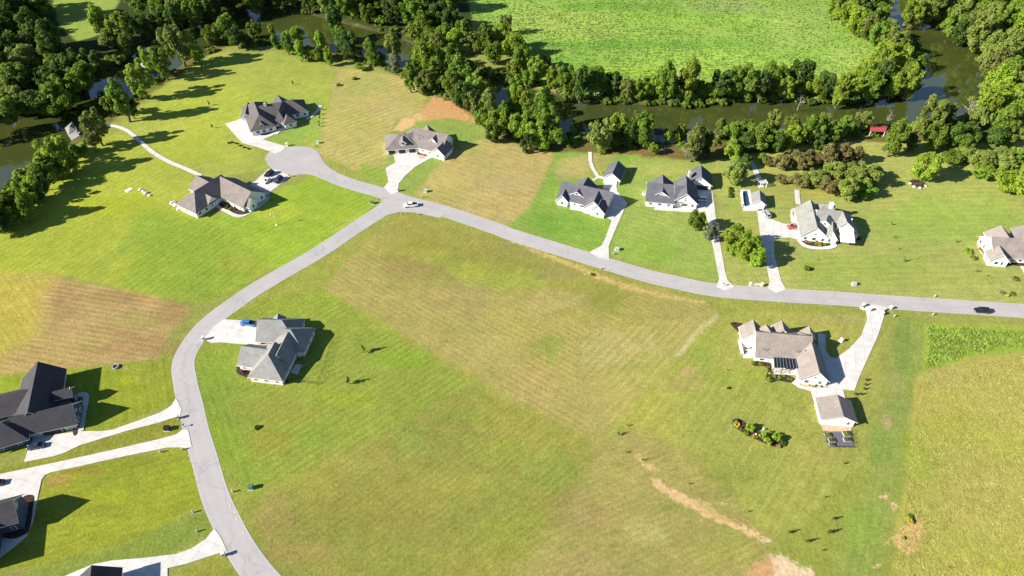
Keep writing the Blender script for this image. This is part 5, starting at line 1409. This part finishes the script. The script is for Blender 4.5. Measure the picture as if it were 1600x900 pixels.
white = paint_mat('white', (.78, .78, .77)); black = paint_mat('black', (.012, .012, .015)); navy = paint_mat('navy', (.018, .03, .07)); blue = paint_mat('blue', (.035, .13, .36)); red = paint_mat('red', (.42, .09, .045)); grey = paint_mat('grey', (.16, .17, .18)); silver = paint_mat('silver', (.42, .46, .50), .3)
vehicle('pickup', white, 'white pickup truck driving through the road junction', 642, 322.5, (600, 326), 'truck')
vehicle('suv', black, 'black car driving on the main road at the right', 1532, 487.5, (1500, 485), 'car')
vehicle('car', navy, 'dark sedan parked outside the navy house garage', 58, 699, (30, 704), 'car')
vehicle('car', black, 'dark car half cut off by the left edge, on the concrete forecourt', -6, 757, (-40, 762), 'car')
vehicle('suv', black, 'black car nearest the turning circle of the three on the short drive', 421, 274, (405, 284), 'car')
vehicle('car', white, 'low white car between the two dark ones on the short drive', 418.5, 284, (402, 294), 'car')
vehicle('suv', navy, 'dark car nearest the lawn of the three on the short drive', 435, 283, (420, 295), 'car')
vehicle('pickup', blue, 'bright blue pickup truck beside the pewter roofed house', 389, 507.5, (350, 503), 'truck')
vehicle('suv', white, 'white car parked in the shade beside the grey roofed gables', 1094, 313.5, (1060, 312.5), 'car')
vehicle('suv', silver, 'pale blue-grey car below the pool house', 1197, 336.5, (1190, 326), 'car')
vehicle('pickup', red, 'orange-red pickup truck on the forecourt of the pale house', 1240, 357, (1200, 356), 'truck')

# ------------------------------------------------------------------ docks and boathouses
def boathouse(label, corners, z, roofm, gang=None, hip=False, furniture=True, zw=WATER_Z, cat='dock'):
    P = [at(x, y, z) for x, y in corners]
    c = sum(P, Vector()) / len(P)
    t_ = thing('boat_dock', label, cat, (c.x, c.y, zw))
    o = Vector((c.x, c.y, zw)); L = [p - o for p in P]
    m = MB(); top = Vector((0, 0, z - zw + 1.1))
    for k in range(4):
        a, b = L[k], L[(k + 1) % 4]
        if hip: m.face([a, b, top])
        else: pass
    if not hip:
        m1, m2 = (L[0] + L[3]) / 2 + Vector((0, 0, .5)), (L[1] + L[2]) / 2 + Vector((0, 0, .5))
        m.face([L[0], L[1], m2, m1]); m.face([m1, m2, L[2], L[3]]); m.face([L[0], m1, L[3]]); m.face([L[1], L[2], m2])
    m.face([p - Vector((0, 0, .12)) for p in L])
    for k in range(4):
        a, b = L[k], L[(k + 1) % 4]; dn = Vector((0, 0, .12)); m.face([a - dn, b - dn, b, a])
    m.build('roof', M[roofm], t_)
    dk = MB(); q = [(p.x * 1.08, p.y * 1.08) for p in L]; dk.prism(q, .45, .62); dk.build('deck', M['grey_wood'], t_)
    for p in L:
        w = MB(); w.box((p.x * .93, p.y * .93, (z - zw - .1) / 2 - .4), (.2, .2, z - zw - .1 + .8)); w.build('post', M['white_trim'], t_)
    if gang:
        a, b = at(*gang[0], 0) - o, at(*gang[1], 0) - o
        d = (b - a).to_2d().normalized(); n = Vector((-d.y, d.x)) * .9
        w = MB()
        w.face([(a.x + n.x, a.y + n.y, .66), (a.x - n.x, a.y - n.y, .66), (b.x - n.x, b.y - n.y, 1.50), (b.x + n.x, b.y + n.y, 1.50)])
        w.face([(a.x + n.x, a.y + n.y, .5), (a.x - n.x, a.y - n.y, .5), (b.x - n.x, b.y - n.y, 1.34), (b.x + n.x, b.y + n.y, 1.34)])
        for s in (-1, 1):
            w.bar((a.x + n.x * s, a.y + n.y * s, 1.5), (b.x + n.x * s, b.y + n.y * s, 2.3), .05, n=4)
        w.build('gangway', M['grey_metal'], t_)
    return t_
boathouse('grey roofed boathouse in the shaded river at the left bank', [(101, 200), (113, 190), (119, 203), (108, 210)], 2.2, 'roof_pewter', ((121, 205), (168, 196)), hip=True)
boathouse('pale roofed boathouse half hidden behind a bright tree at the upper left', [(210, 106), (221, 97), (228, 104), (219, 111)], 2.2, 'metal_roof', ((226, 108), (256, 106)))
boathouse('square dark roofed dock with a pale gangway in the middle bank', [(1022, 201), (1044, 201), (1046, 211), (1023, 211)], 2.6, 'roof_dark', ((1035, 214), (1036, 236)), hip=False)
boathouse('red roofed dock peeping out between trees on the right bank', [(1359, 197), (1386, 197), (1384, 206), (1360, 205)], 2.6, 'red_roof', None)

# ------------------------------------------------------------------ small things
def util_box(px, py, label, mat='green_box', s=(1.0, .9, .9), rot=0.0, name='utility_box'):
    b = at(px, py); t_ = thing(name, label, 'utility box', (b.x, b.y, 0), rot, 'utility boxes along the road')
    m = MB(); m.box((0, 0, .06), (s[0] + .3, s[1] + .3, .12)); m.build('pad', M['concrete'], t_)
    m = MB(); m.box((0, 0, .12 + s[2] / 2), s, top=(.98, .9)); m.build('cabinet', M[mat], t_)
    m = MB(); m.box((0, -.01, .12 + s[2] + .03), (s[0] + .08, s[1] + .04, .07)); m.build('lid', M[mat], t_)
    return t_
util_box(582, 318, 'dark green utility box left of the road junction', s=(1.3, 1.0, .9))
util_box(665, 300, 'pale green utility box right of the garage-court driveway', 'pale_green_box', (1.3, 1.1, 1.1))
util_box(964, 391, 'pale green utility box beside the slate house driveway', 'pale_green_box', (1.5, 1.1, 1.0))
util_box(1334, 445, 'pale green utility box on the wide lawn above the main road', 'pale_green_box', (1.4, 1.1, .9))
util_box(393, 763, 'green utility box inside the lower road bend', 'green_box', (1.2, 1.1, 1.2))
util_box(262, 671, 'dark utility box between the two lower left driveways', 'black_metal', (1.6, 1.3, 1.1))
util_box(497, 224, 'pale utility box above the turning circle', 'pale_green_box', (1.2, 1.0, 1.0))
def pedestal(px, py, label, h=1.0, r=.16, mat='pale_green_box'):
    b = at(px, py); t_ = thing('cable_pedestal', label, 'pedestal', (b.x, b.y, 0), 0, 'cable pedestals')
    m = MB(); m.box((0, 0, h / 2), (r * 2, r * 2, h)); m.build('post', M[mat], t_)
    m = MB(); m.box((0, 0, h + .07), (r * 2.4, r * 2.4, .14), top=(.5, .5)); m.build('cap', M[mat], t_)
for a in [(659, 309, 'short pale post on the verge above the white pickup'), (653, 336, 'short pale post on the verge below the white pickup'), (491, 229, 'short pale post at the upper rim of the turning circle'), (519, 238, 'small pale post on the brown lot near the turning circle'),
          (938, 421, 'white post on the big field verge below the slate house driveway', ), (958, 398, 'white post beside the pale green box'), (1397, 495, 'short post right of the stone-flanked driveway'), (1460, 464, 'pale post above the main road at the right'),
          (1457, 493, 'pale post below the main road at the right'), (302, 801, 'short white post on the lower left lawn by the road'), (308, 831, 'short pale post on the greener lawn strip'), (364, 769, 'small white marker beside the green box in the lower bend'), (251, 707, 'small post under the lower left driveway'), (285, 703, 'pale stone-like post at the lower left driveway mouth')]:
    pedestal(*a[:3])
def mailbox(px, py, label, big=False, mat='white_paint', rot=0.0):
    b = at(px, py); t_ = thing('mailbox', label, 'mailbox', (b.x, b.y, 0), rot, 'mailboxes at the driveways')
    if big:
        m = MB(); m.box((0, 0, .75), (.75, .75, 1.5)); m.build('pillar', M[mat], t_)
        m = MB(); m.box((0, 0, 1.56), (.95, .95, .14), top=(.8, .8)); m.build('cap', M['limestone'], t_)
        m = MB(); m.box((0, -.3, 1.15), (.26, .5, .3)); m.build('letter_box', M['black_metal'], t_)
    else:
        m = MB(); m.box((0, 0, .55), (.14, .14, 1.1)); m.build('post', M[mat], t_)
        m = MB(); m.box((0, 0, 1.22), (.3, .62, .28), top=(.7, 1)); m.build('letter_box', M['black_metal'], t_)
mailbox(621, 299, 'tall white brick mailbox at the garage-court driveway mouth', True, 'white_paint')
mailbox(350, 868, 'white brick mailbox at the lowest driveway, by the picture bottom', True, 'white_paint', .4)
mailbox(278, 654, 'pale brick mailbox between the two lower left driveways', True, 'limestone', .2)
mailbox(319, 531, 'white brick mailbox at the pewter house driveway', True, 'white_paint', .5)
mailbox(449, 228, 'white mailbox where the upper drive meets the turning circle', True, 'white_paint')
mailbox(452, 277, 'pale mailbox at the corner of the short drive', False)
mailbox(1130, 447, 'small mailbox at the third straight driveway', False)
mailbox(288, 667, 'thin mailbox post on the strip between driveways', False, 'grey_metal')
def wing_wall(pts, label):
    P = [at(x, y) for x, y in pts]; o = P[0]
    t_ = thing('entrance_wall', label, 'wall', (o.x, o.y, 0), 0, 'entrance walls')
    m = MB(); cm = MB()
    for a, b in zip(P, P[1:]):
        a, b = a - o, b - o; d = b - a; c = (a + b) / 2
        m.box((c.x, c.y, .4), (d.length + .25, .4, .8), 0, math.atan2(d.y, d.x)); cm.box((c.x, c.y, .85), (d.length + .3, .52, .1), 0, math.atan2(d.y, d.x))
    m.build('stone_wall', M['stone'], t_); cm.build('coping', M['limestone'], t_)
    for e in (0, len(P) - 1):
        p = MB(); q = P[e] - o; p.box((q.x, q.y, .65), (.7, .7, 1.3)); p.box((q.x, q.y, 1.36), (.86, .86, .12)); p.build('pillar', M['limestone'], t_)
wing_wall([(1348, 479), (1344, 482), (1349, 484), (1358, 486)], 'curved stone entrance wall left of the long driveway mouth')
wing_wall([(1391, 483), (1384, 484), (1379, 487), (1378, 492)], 'curved stone entrance wall right of the long driveway mouth')
wing_wall([(1172, 446), (1190, 447)], 'low stone wall beside the road at the third driveway')
def sign(px, py, hpx, label):
    b = at(px, py); d = PITCH + math.atan((py - 450) / F); H = hpx / (math.cos(d) * pxs(py))
    t_ = thing('street_sign', label, 'sign', (b.x, b.y, 0), .4, 'street signs')
    m = MB(); m.box((0, 0, H / 2), (.14, .14, H)); m.build('post', M['white_paint'], t_)
    m = MB(); m.box((0, 0, H - .18), (.9, .05, .24)); m.build('sign_blade', M['white_paint'], t_)
sign(588.5, 312, 9, 'white street sign post left of the junction mouth'); sign(626.5, 336, 8, 'white street sign post at the top corner of the big field'); sign(371, 447, 7, 'small white sign post beside the left road')
def flagpole():
    b = at(432, 352); t_ = thing('flagpole', 'white flagpole with a small pale flag on the triangular lawn', 'flagpole', (b.x, b.y, 0))
    m = MB(); m.bar((0, 0, 0), (0, 0, 6.2), .06, .04, 8); m.build('pole', M['white_paint'], t_)
    m = MB()
    for i in range(6):
        x0, x1 = -i * .2, -(i + 1) * .2; y = lambda k: .12 * math.sin(k * 1.3)
        m.face([(x0, y(i), 5.2), (x1, y(i + 1), 5.15), (x1, y(i + 1), 6.0), (x0, y(i), 6.05)], 0)
    m.build('flag', M['flagcloth'], t_)
    m = MB(); m.box((0, 0, .08), (.8, .8, .16)); m.build('base', M['limestone'], t_)
M['flagcloth'] = simple('flag_cloth', (.62, .42, .40), .8, .1)
flagpole()
def fence(pts, label, h=1.3, gap=2.2):
    P = [at(x, y) for x, y in pts]; o = P[0]
    t_ = thing('fence', label, 'fence', (o.x, o.y, 0)); r_ = MB()
    for a, b in zip(P, P[1:]):
        a, b = a - o, b - o; d = b - a; n = max(1, round(d.length / gap))
        for z in (.2, h * .6, h): r_.bar(a + Vector((0, 0, z)), b + Vector((0, 0, z)), .02, n=4)
        for k in range(n + (b == P[-1] - o)):
            q = a + d * k / n; m = MB(); m.box((q.x, q.y, h / 2 + .05), (.06, .06, h + .1)); m.build('fence_post', M['black_metal'], t_)
        k = int(d.length / .35)
        for i in range(k):
            q = a + d * (i + .5) / k; r_.bar((q.x, q.y, .2), (q.x, q.y, h), .007, n=3)
    r_.build('rails', M['black_metal'], t_)
fence([(444, 594), (470, 598), (496, 601), (507, 574), (516, 545), (522, 528)], 'black railing fence round the pewter house back lawn')
fence([(1286, 676), (1294, 699), (1335, 700), (1330, 673)], 'low dark fence round the vegetable garden', .9, 1.6)
# vegetable garden beside the workshop
slab('gravel_patch', [(1282, 660), (1331, 663), (1330, 674), (1286, 674)], .06, M['light_mulch'], h=.07)
slab('planting_bed', [(1287, 676), (1329, 674), (1334, 698), (1295, 698)], .066, M['grey_paving'] if 'grey_paving' in M else M.setdefault('grey_paving', simple('grey_paving', (.10, .10, .115), .95, .1)), h=.07)
def raised(px, py, label, sx, sy, kind):
    b = at(px, py); t_ = thing('raised_bed', label, 'raised bed', (b.x, b.y, .07), .06, 'raised beds of the vegetable garden')
    m = MB(); m.box((0, 0, .25), (sx, sy, .5)); m.build('frame', M['grey_wood'], t_)
    m = MB(); m.box((0, 0, .51), (sx - .2, sy - .2, .06)); m.build('soil', M['mulch'], t_)
    s_ = thing('crop_plant', '%s crop growing in the %s' % (LOOK[kind], label), 'plant', (b.x, b.y, .5), 1.0, 'crops of the vegetable garden')
    f = obj('foliage', CROWNS['bush'][0], None, s_); set_mat(f, M['leaf_' + kind]); f.scale = (sx * .42, sy * .42, .45); f.location = (0, 0, .15)
raised(1293, 681, 'upper left raised bed with leafy crops', 1.8, 1.6, 'bright'); raised(1299, 689, 'middle left raised bed', 1.8, 1.5, 'mid'); raised(1322, 679, 'upper right raised bed with pale crops', 2.0, 1.8, 'olive'); raised(1323, 688, 'middle right raised bed', 2.0, 1.4, 'silver'); raised(1299, 696, 'lower left raised bed', 1.6, 1.1, 'silver')
# air conditioning units
def ac(px, py, label):
    b = at(px, py); t_ = thing('air_conditioner', label, 'air conditioner', (b.x, b.y, 0), .5, 'air conditioning units')
    m = MB(); m.box((0, 0, .06), (1.5, 1.4, .12)); m.build('pad', M['concrete'], t_)
    m = MB(); m.box((0, 0, .57), (1.0, 1.0, .9)); m.build('casing', M['white_paint'], t_)
    m = MB(); m.bar((0, 0, 1.02), (0, 0, 1.05), .4, n=14); m.build('fan_grille', M['black_metal'], t_)
ac(469, 555, 'white air conditioner in the pewter house shadow'); ac(1006, 304, 'white air conditioner left of the grey gabled house'); ac(1252, 326, 'white unit at the corner of the large pale house')
slab('patio', [(454, 582), (462, 569), (472, 570), (465, 586)], .12, M['concrete'], h=.14)
# stones
def rock(px, py, r, label, group, flat=.6, mat='limestone'):
    b = at(px, py); rg = np.random.default_rng(int(px * 7 + py))
    bm = bmesh.new(); bmesh.ops.create_icosphere(bm, subdivisions=2, radius=1)
    for v in bm.verts: v.co *= .82 + .36 * rg.random()
    me = bpy.data.meshes.new('rock'); bm.to_mesh(me); bm.free()
    o = obj('rock', me, M[mat], None, (b.x, b.y, r * .22)); o.scale = (r, r * .8, r * flat); o.rotation_euler = (0, 0, rr.uniform(0, 6))
    tag(o, label, 'rock', group)
slab('stone_slab', [(194, 298), (204, 293), (208, 295), (199, 301)], .12, M['limestone'], h=.15)
for i, (x, y, r) in enumerate([(219, 297, .8), (224, 299, .8), (228, 302, 1.0), (234, 306, .8)]): rock(x, y, r, 'white stone, %s from the left in the row on the left lawn' % ORD[i], 'stones in a row on the left lawn')
for x, y, r, l in [(270, 318, 1.3, 'large pale stone at the west corner of the L-shaped house'), (275, 321, 1.2, 'middle pale stone at the west corner of the L-shaped house'), (279, 327, 1.0, 'lower pale stone at the west corner of the L-shaped house')]: rock(x, y, r, l, 'stones by the L-shaped house')
for i, (x, y) in enumerate([(296, 712), (299, 720), (302, 729), (304, 738), (308, 748), (311, 758), (360, 790), (366, 800), (371, 811), (376, 821), (382, 832), (389, 842)]):
    rock(x + rr.uniform(-1.5, 1.5), y, rr.uniform(.12, .24), 'small pale stone, %s from the top, along the %s lower road edge' % (ORD[i % 6], 'left' if i < 6 else 'right'), 'stones along the lower road edge')
for i, (x, y) in enumerate([(1422, 287), (1428, 292), (1437, 294), (1446, 291)]): rock(x, y, .7, 'grey rim stone, %s from the left, of the round bed' % ORD[i], 'rim stones of the round bed')
rock(1262, 690, .01, 'x', 'x') if False else None
def ring_thing(px, py):
    b = at(px, py); t_ = thing('well_ring', 'dark round concrete ring beside a bare patch on the navy house lawn', 'well', (b.x, b.y, 0))
    m = MB(); n = 20
    for k in range(n):
        a, c = 2 * math.pi * k / n, 2 * math.pi * (k + 1) / n
        for (r0, z0, r1, z1) in ((1.0, 0, 1.0, .6), (1.0, .6, .75, .6), (.75, .6, .75, .1)):
            m.face([(r0 * math.cos(a), r0 * math.sin(a), z0), (r0 * math.cos(c), r0 * math.sin(c), z0), (r1 * math.cos(c), r1 * math.sin(c), z1), (r1 * math.cos(a), r1 * math.sin(a), z1)])
    m.build('rim', M['grey_metal'], t_)
    m = MB(); m.bar((0, 0, .1), (0, 0, .35), .74, n=20); m.build('cover', M['dark_trim'], t_)
ring_thing(181, 574)
def urn(px, py, label):
    b = at(px, py); t_ = thing('garden_urn', label, 'urn', (b.x, b.y, .2), 0, 'white urns')
    m = MB(); m.bar((0, 0, 0), (0, 0, .2), .2, .12, 10); m.bar((0, 0, .2), (0, 0, .6), .12, .3, 10); m.build('bowl', M['white_paint'], t_)
urn(1180, 681, 'white urn in the middle of the island bed'); urn(1192, 672, 'white garden ornament on the upper rim of the island bed') 
# swing frame near the small garage
b = at(941, 270); t_ = thing('swing_set', 'orange-brown swing frame on the grass beside the winding path', 'swing set', (b.x, b.y, 0), .5)
m = MB()
for s in (-1, 1):
    m.bar((s * 1.3, -.9, 0), (s * 1.3, 0, 2.1), .09); m.bar((s * 1.3, .9, 0), (s * 1.3, 0, 2.1), .09)
m.bar((-1.4, 0, 2.1), (1.4, 0, 2.1), .09); m.build('frame', M['orange'], t_)
for s in (-.5, .5):
    m = MB(); m.bar((s - .2, 0, 2.1), (s - .2, 0, .5), .02, n=4); m.bar((s + .2, 0, 2.1), (s + .2, 0, .5), .02, n=4); m.box((s, 0, .48), (.5, .25, .06)); m.build('swing_seat', M['wood'], t_)
# patio furniture
def lounge(px, py, rot, label, g):
    b = at(px, py); t_ = thing('garden_chair', label, 'chair', (b.x, b.y, .2), rot, g)
    m = MB(); m.box((0, 0, .4), (.7, .7, .12)); m.build('seat', M['black_metal'], t_)
    m = MB(); m.box((-.33, 0, .75), (.1, .7, .6)); m.build('backrest', M['black_metal'], t_)
    for sx in (-.3, .3):
        for sy in (-.3, .3):
            m = MB(); m.box((sx, sy, .17), (.06, .06, .34)); m.build('leg', M['black_metal'], t_)
for i, (x, y, r) in enumerate([(1165, 546, .3), (1164, 551, 2.0), (1174, 545, 3.3)]): lounge(x, y, r, ['upper dark garden chair on the small west terrace', 'lower dark garden chair on the small west terrace', 'dark garden chair nearest the tan house wall'][i], 'chairs on the west terrace')
slab('terrace', [(1153, 531), (1178, 530), (1180, 559), (1162, 560), (1158, 545)], .12, M['limestone'], h=.14)
for i, (x, y, r) in enumerate([(668, 239, 1.0), (662, 243, 2.0)]): pass
b = at(1157, 545); t_ = thing('low_wall', 'low white-capped wall along the small west terrace', 'wall', (b.x, b.y, 0), math.atan2((at(1154, 533) - at(1160, 558)).y, (at(1154, 533) - at(1160, 558)).x))
m = MB(); m.box((0, 0, .4), (5.4, .5, .8)); m.build('stone_wall', M['stone'], t_); m = MB(); m.box((0, 0, .85), (5.5, .7, .1)); m.build('coping', M['white_paint'], t_)
# pool terrace by the pool house
slab('terrace', [(1157, 296), (1173, 297), (1176, 324), (1160, 328)], .14, M['concrete'], h=.16)
slab('pool_terrace', [(1160, 323), (1198, 321), (1199, 329), (1161, 330)], .12, M['concrete'], h=.14)
t = NT('pool_water'); t.bsdf((.02, .045, .09), .08, .5); M['pool'] = t.mat
slab('pool_water', [(1161, 299), (1167, 299), (1172, 321), (1164, 323)], .17, M['pool'], h=.05)
b = at(1166, 307); t_ = thing('pool_wall', 'white capped wall along the left side of the narrow pool terrace', 'wall', tuple(at(1158.5, 312).to_2d()) + (0,), math.atan2((at(1157, 297) - at(1160, 328)).y, (at(1157, 297) - at(1160, 328)).x))
m = MB(); m.box((0, 0, .45), (8.6, .5, .9)); m.build('stone_wall', M['stone'], t_); m = MB(); m.box((0, 0, .95), (8.8, .8, .12)); m.build('coping', M['white_paint'], t_)
for i in range(6):
    shrub(1156 + .9 * i * .8, 300 + 5 * i, 1.8, 'orange' if i % 2 else 'rust', 'clipped %s bush, %s from the top, along the pool wall' % ('orange' if i % 2 else 'rusty', ORD[i]), 'bushes along the pool wall')
for i, (x, y) in enumerate([(1141, 296), (1141, 300), (1141, 304), (1141, 308)]): shrub(x, y, 4, 'dark', 'dark hedge clump, %s from the top, left of the pool terrace' % ORD[i], 'hedge clumps left of the pool')
b = at(1190, 291); t_ = thing('pergola', 'small wooden pergola at the upper end of the pool terrace', 'pergola', (b.x, b.y, 0), .1)
for sx in (-1.3, 1.3):
    for sy in (-1.3, 1.3):
        m = MB(); m.box((sx, sy, 1.2), (.16, .16, 2.4)); m.build('post', M['white_paint'], t_)
m = MB()
for k in range(6): m.box((-1.5 + .6 * k, 0, 2.48), (.1, 3.2, .16))
m.build('beams', M['white_paint'], t_)
# garden statue on the shaded lawn of the tan house
b = at(1313, 534); t_ = thing('fountain', 'white tiered fountain in the tan house shadow', 'fountain', (b.x, b.y, 0))
m = MB(); m.bar((0, 0, 0), (0, 0, .4), .6, .65, 14); m.build('basin', M['white_paint'], t_); m = MB(); m.bar((0, 0, .5), (0, 0, 1.6), .18, .14, 8); m.bar((0, 0, 1.1), (0, 0, 1.25), .2, .6, 12); m.bar((0, 0, 1.6), (0, 0, 1.75), .12, .34, 12); m.build('tiers', M['white_paint'], t_)

# ------------------------------------------------------------------ light, sky, camera
SUN_EL, SUN_AZ = R(29.0), R(180 + 18)          # direction to the sun, measured from +X
sv_ = Vector((math.cos(SUN_AZ) * math.cos(SUN_EL), math.sin(SUN_AZ) * math.cos(SUN_EL), math.sin(SUN_EL)))
sl = bpy.data.lights.new('sun', 'SUN'); sl.energy = 5.0; sl.angle = R(.5); sl.color = (1.0, .93, .82)
so = bpy.data.objects.new('sun', sl); COL.objects.link(so); so.rotation_euler = sv_.to_track_quat('Z', 'Y').to_euler()
w = bpy.data.worlds.new('World'); scene.world = w; w.use_nodes = True
nt = w.node_tree
bg = nt.nodes.get('Background') or nt.nodes.new('ShaderNodeBackground')
sk = nt.nodes.new('ShaderNodeTexSky'); sk.sky_type = 'NISHITA'; sk.sun_disc = False; sk.dust_density = .3; sk.ozone_density = 4.0; sk.sun_elevation = SUN_EL; sk.sun_rotation = math.atan2(sv_.x, sv_.y)
nt.links.new(sk.outputs[0], bg.inputs[0]); bg.inputs[1].default_value = .06
cam = bpy.data.cameras.new('camera'); co = bpy.data.objects.new('camera', cam); COL.objects.link(co)
cam.sensor_width = 36; cam.lens = 36 * F / 1600; cam.clip_start = 1; cam.clip_end = 9000
co.location = (0, 0, CAMH); co.rotation_euler = (math.pi / 2 - PITCH, 0, 0)
scene.camera = co
vs = scene.view_settings; vs.view_transform = 'Standard'; vs.look = 'None'; vs.exposure = 1.36; vs.gamma = 1; vs.use_curve_mapping = False
scene.render.resolution_x, scene.render.resolution_y = 1024, 576
scene.cycles.max_bounces = 6; scene.cycles.diffuse_bounces = 2; scene.cycles.glossy_bounces = 2; scene.cycles.transparent_max_bounces = 4
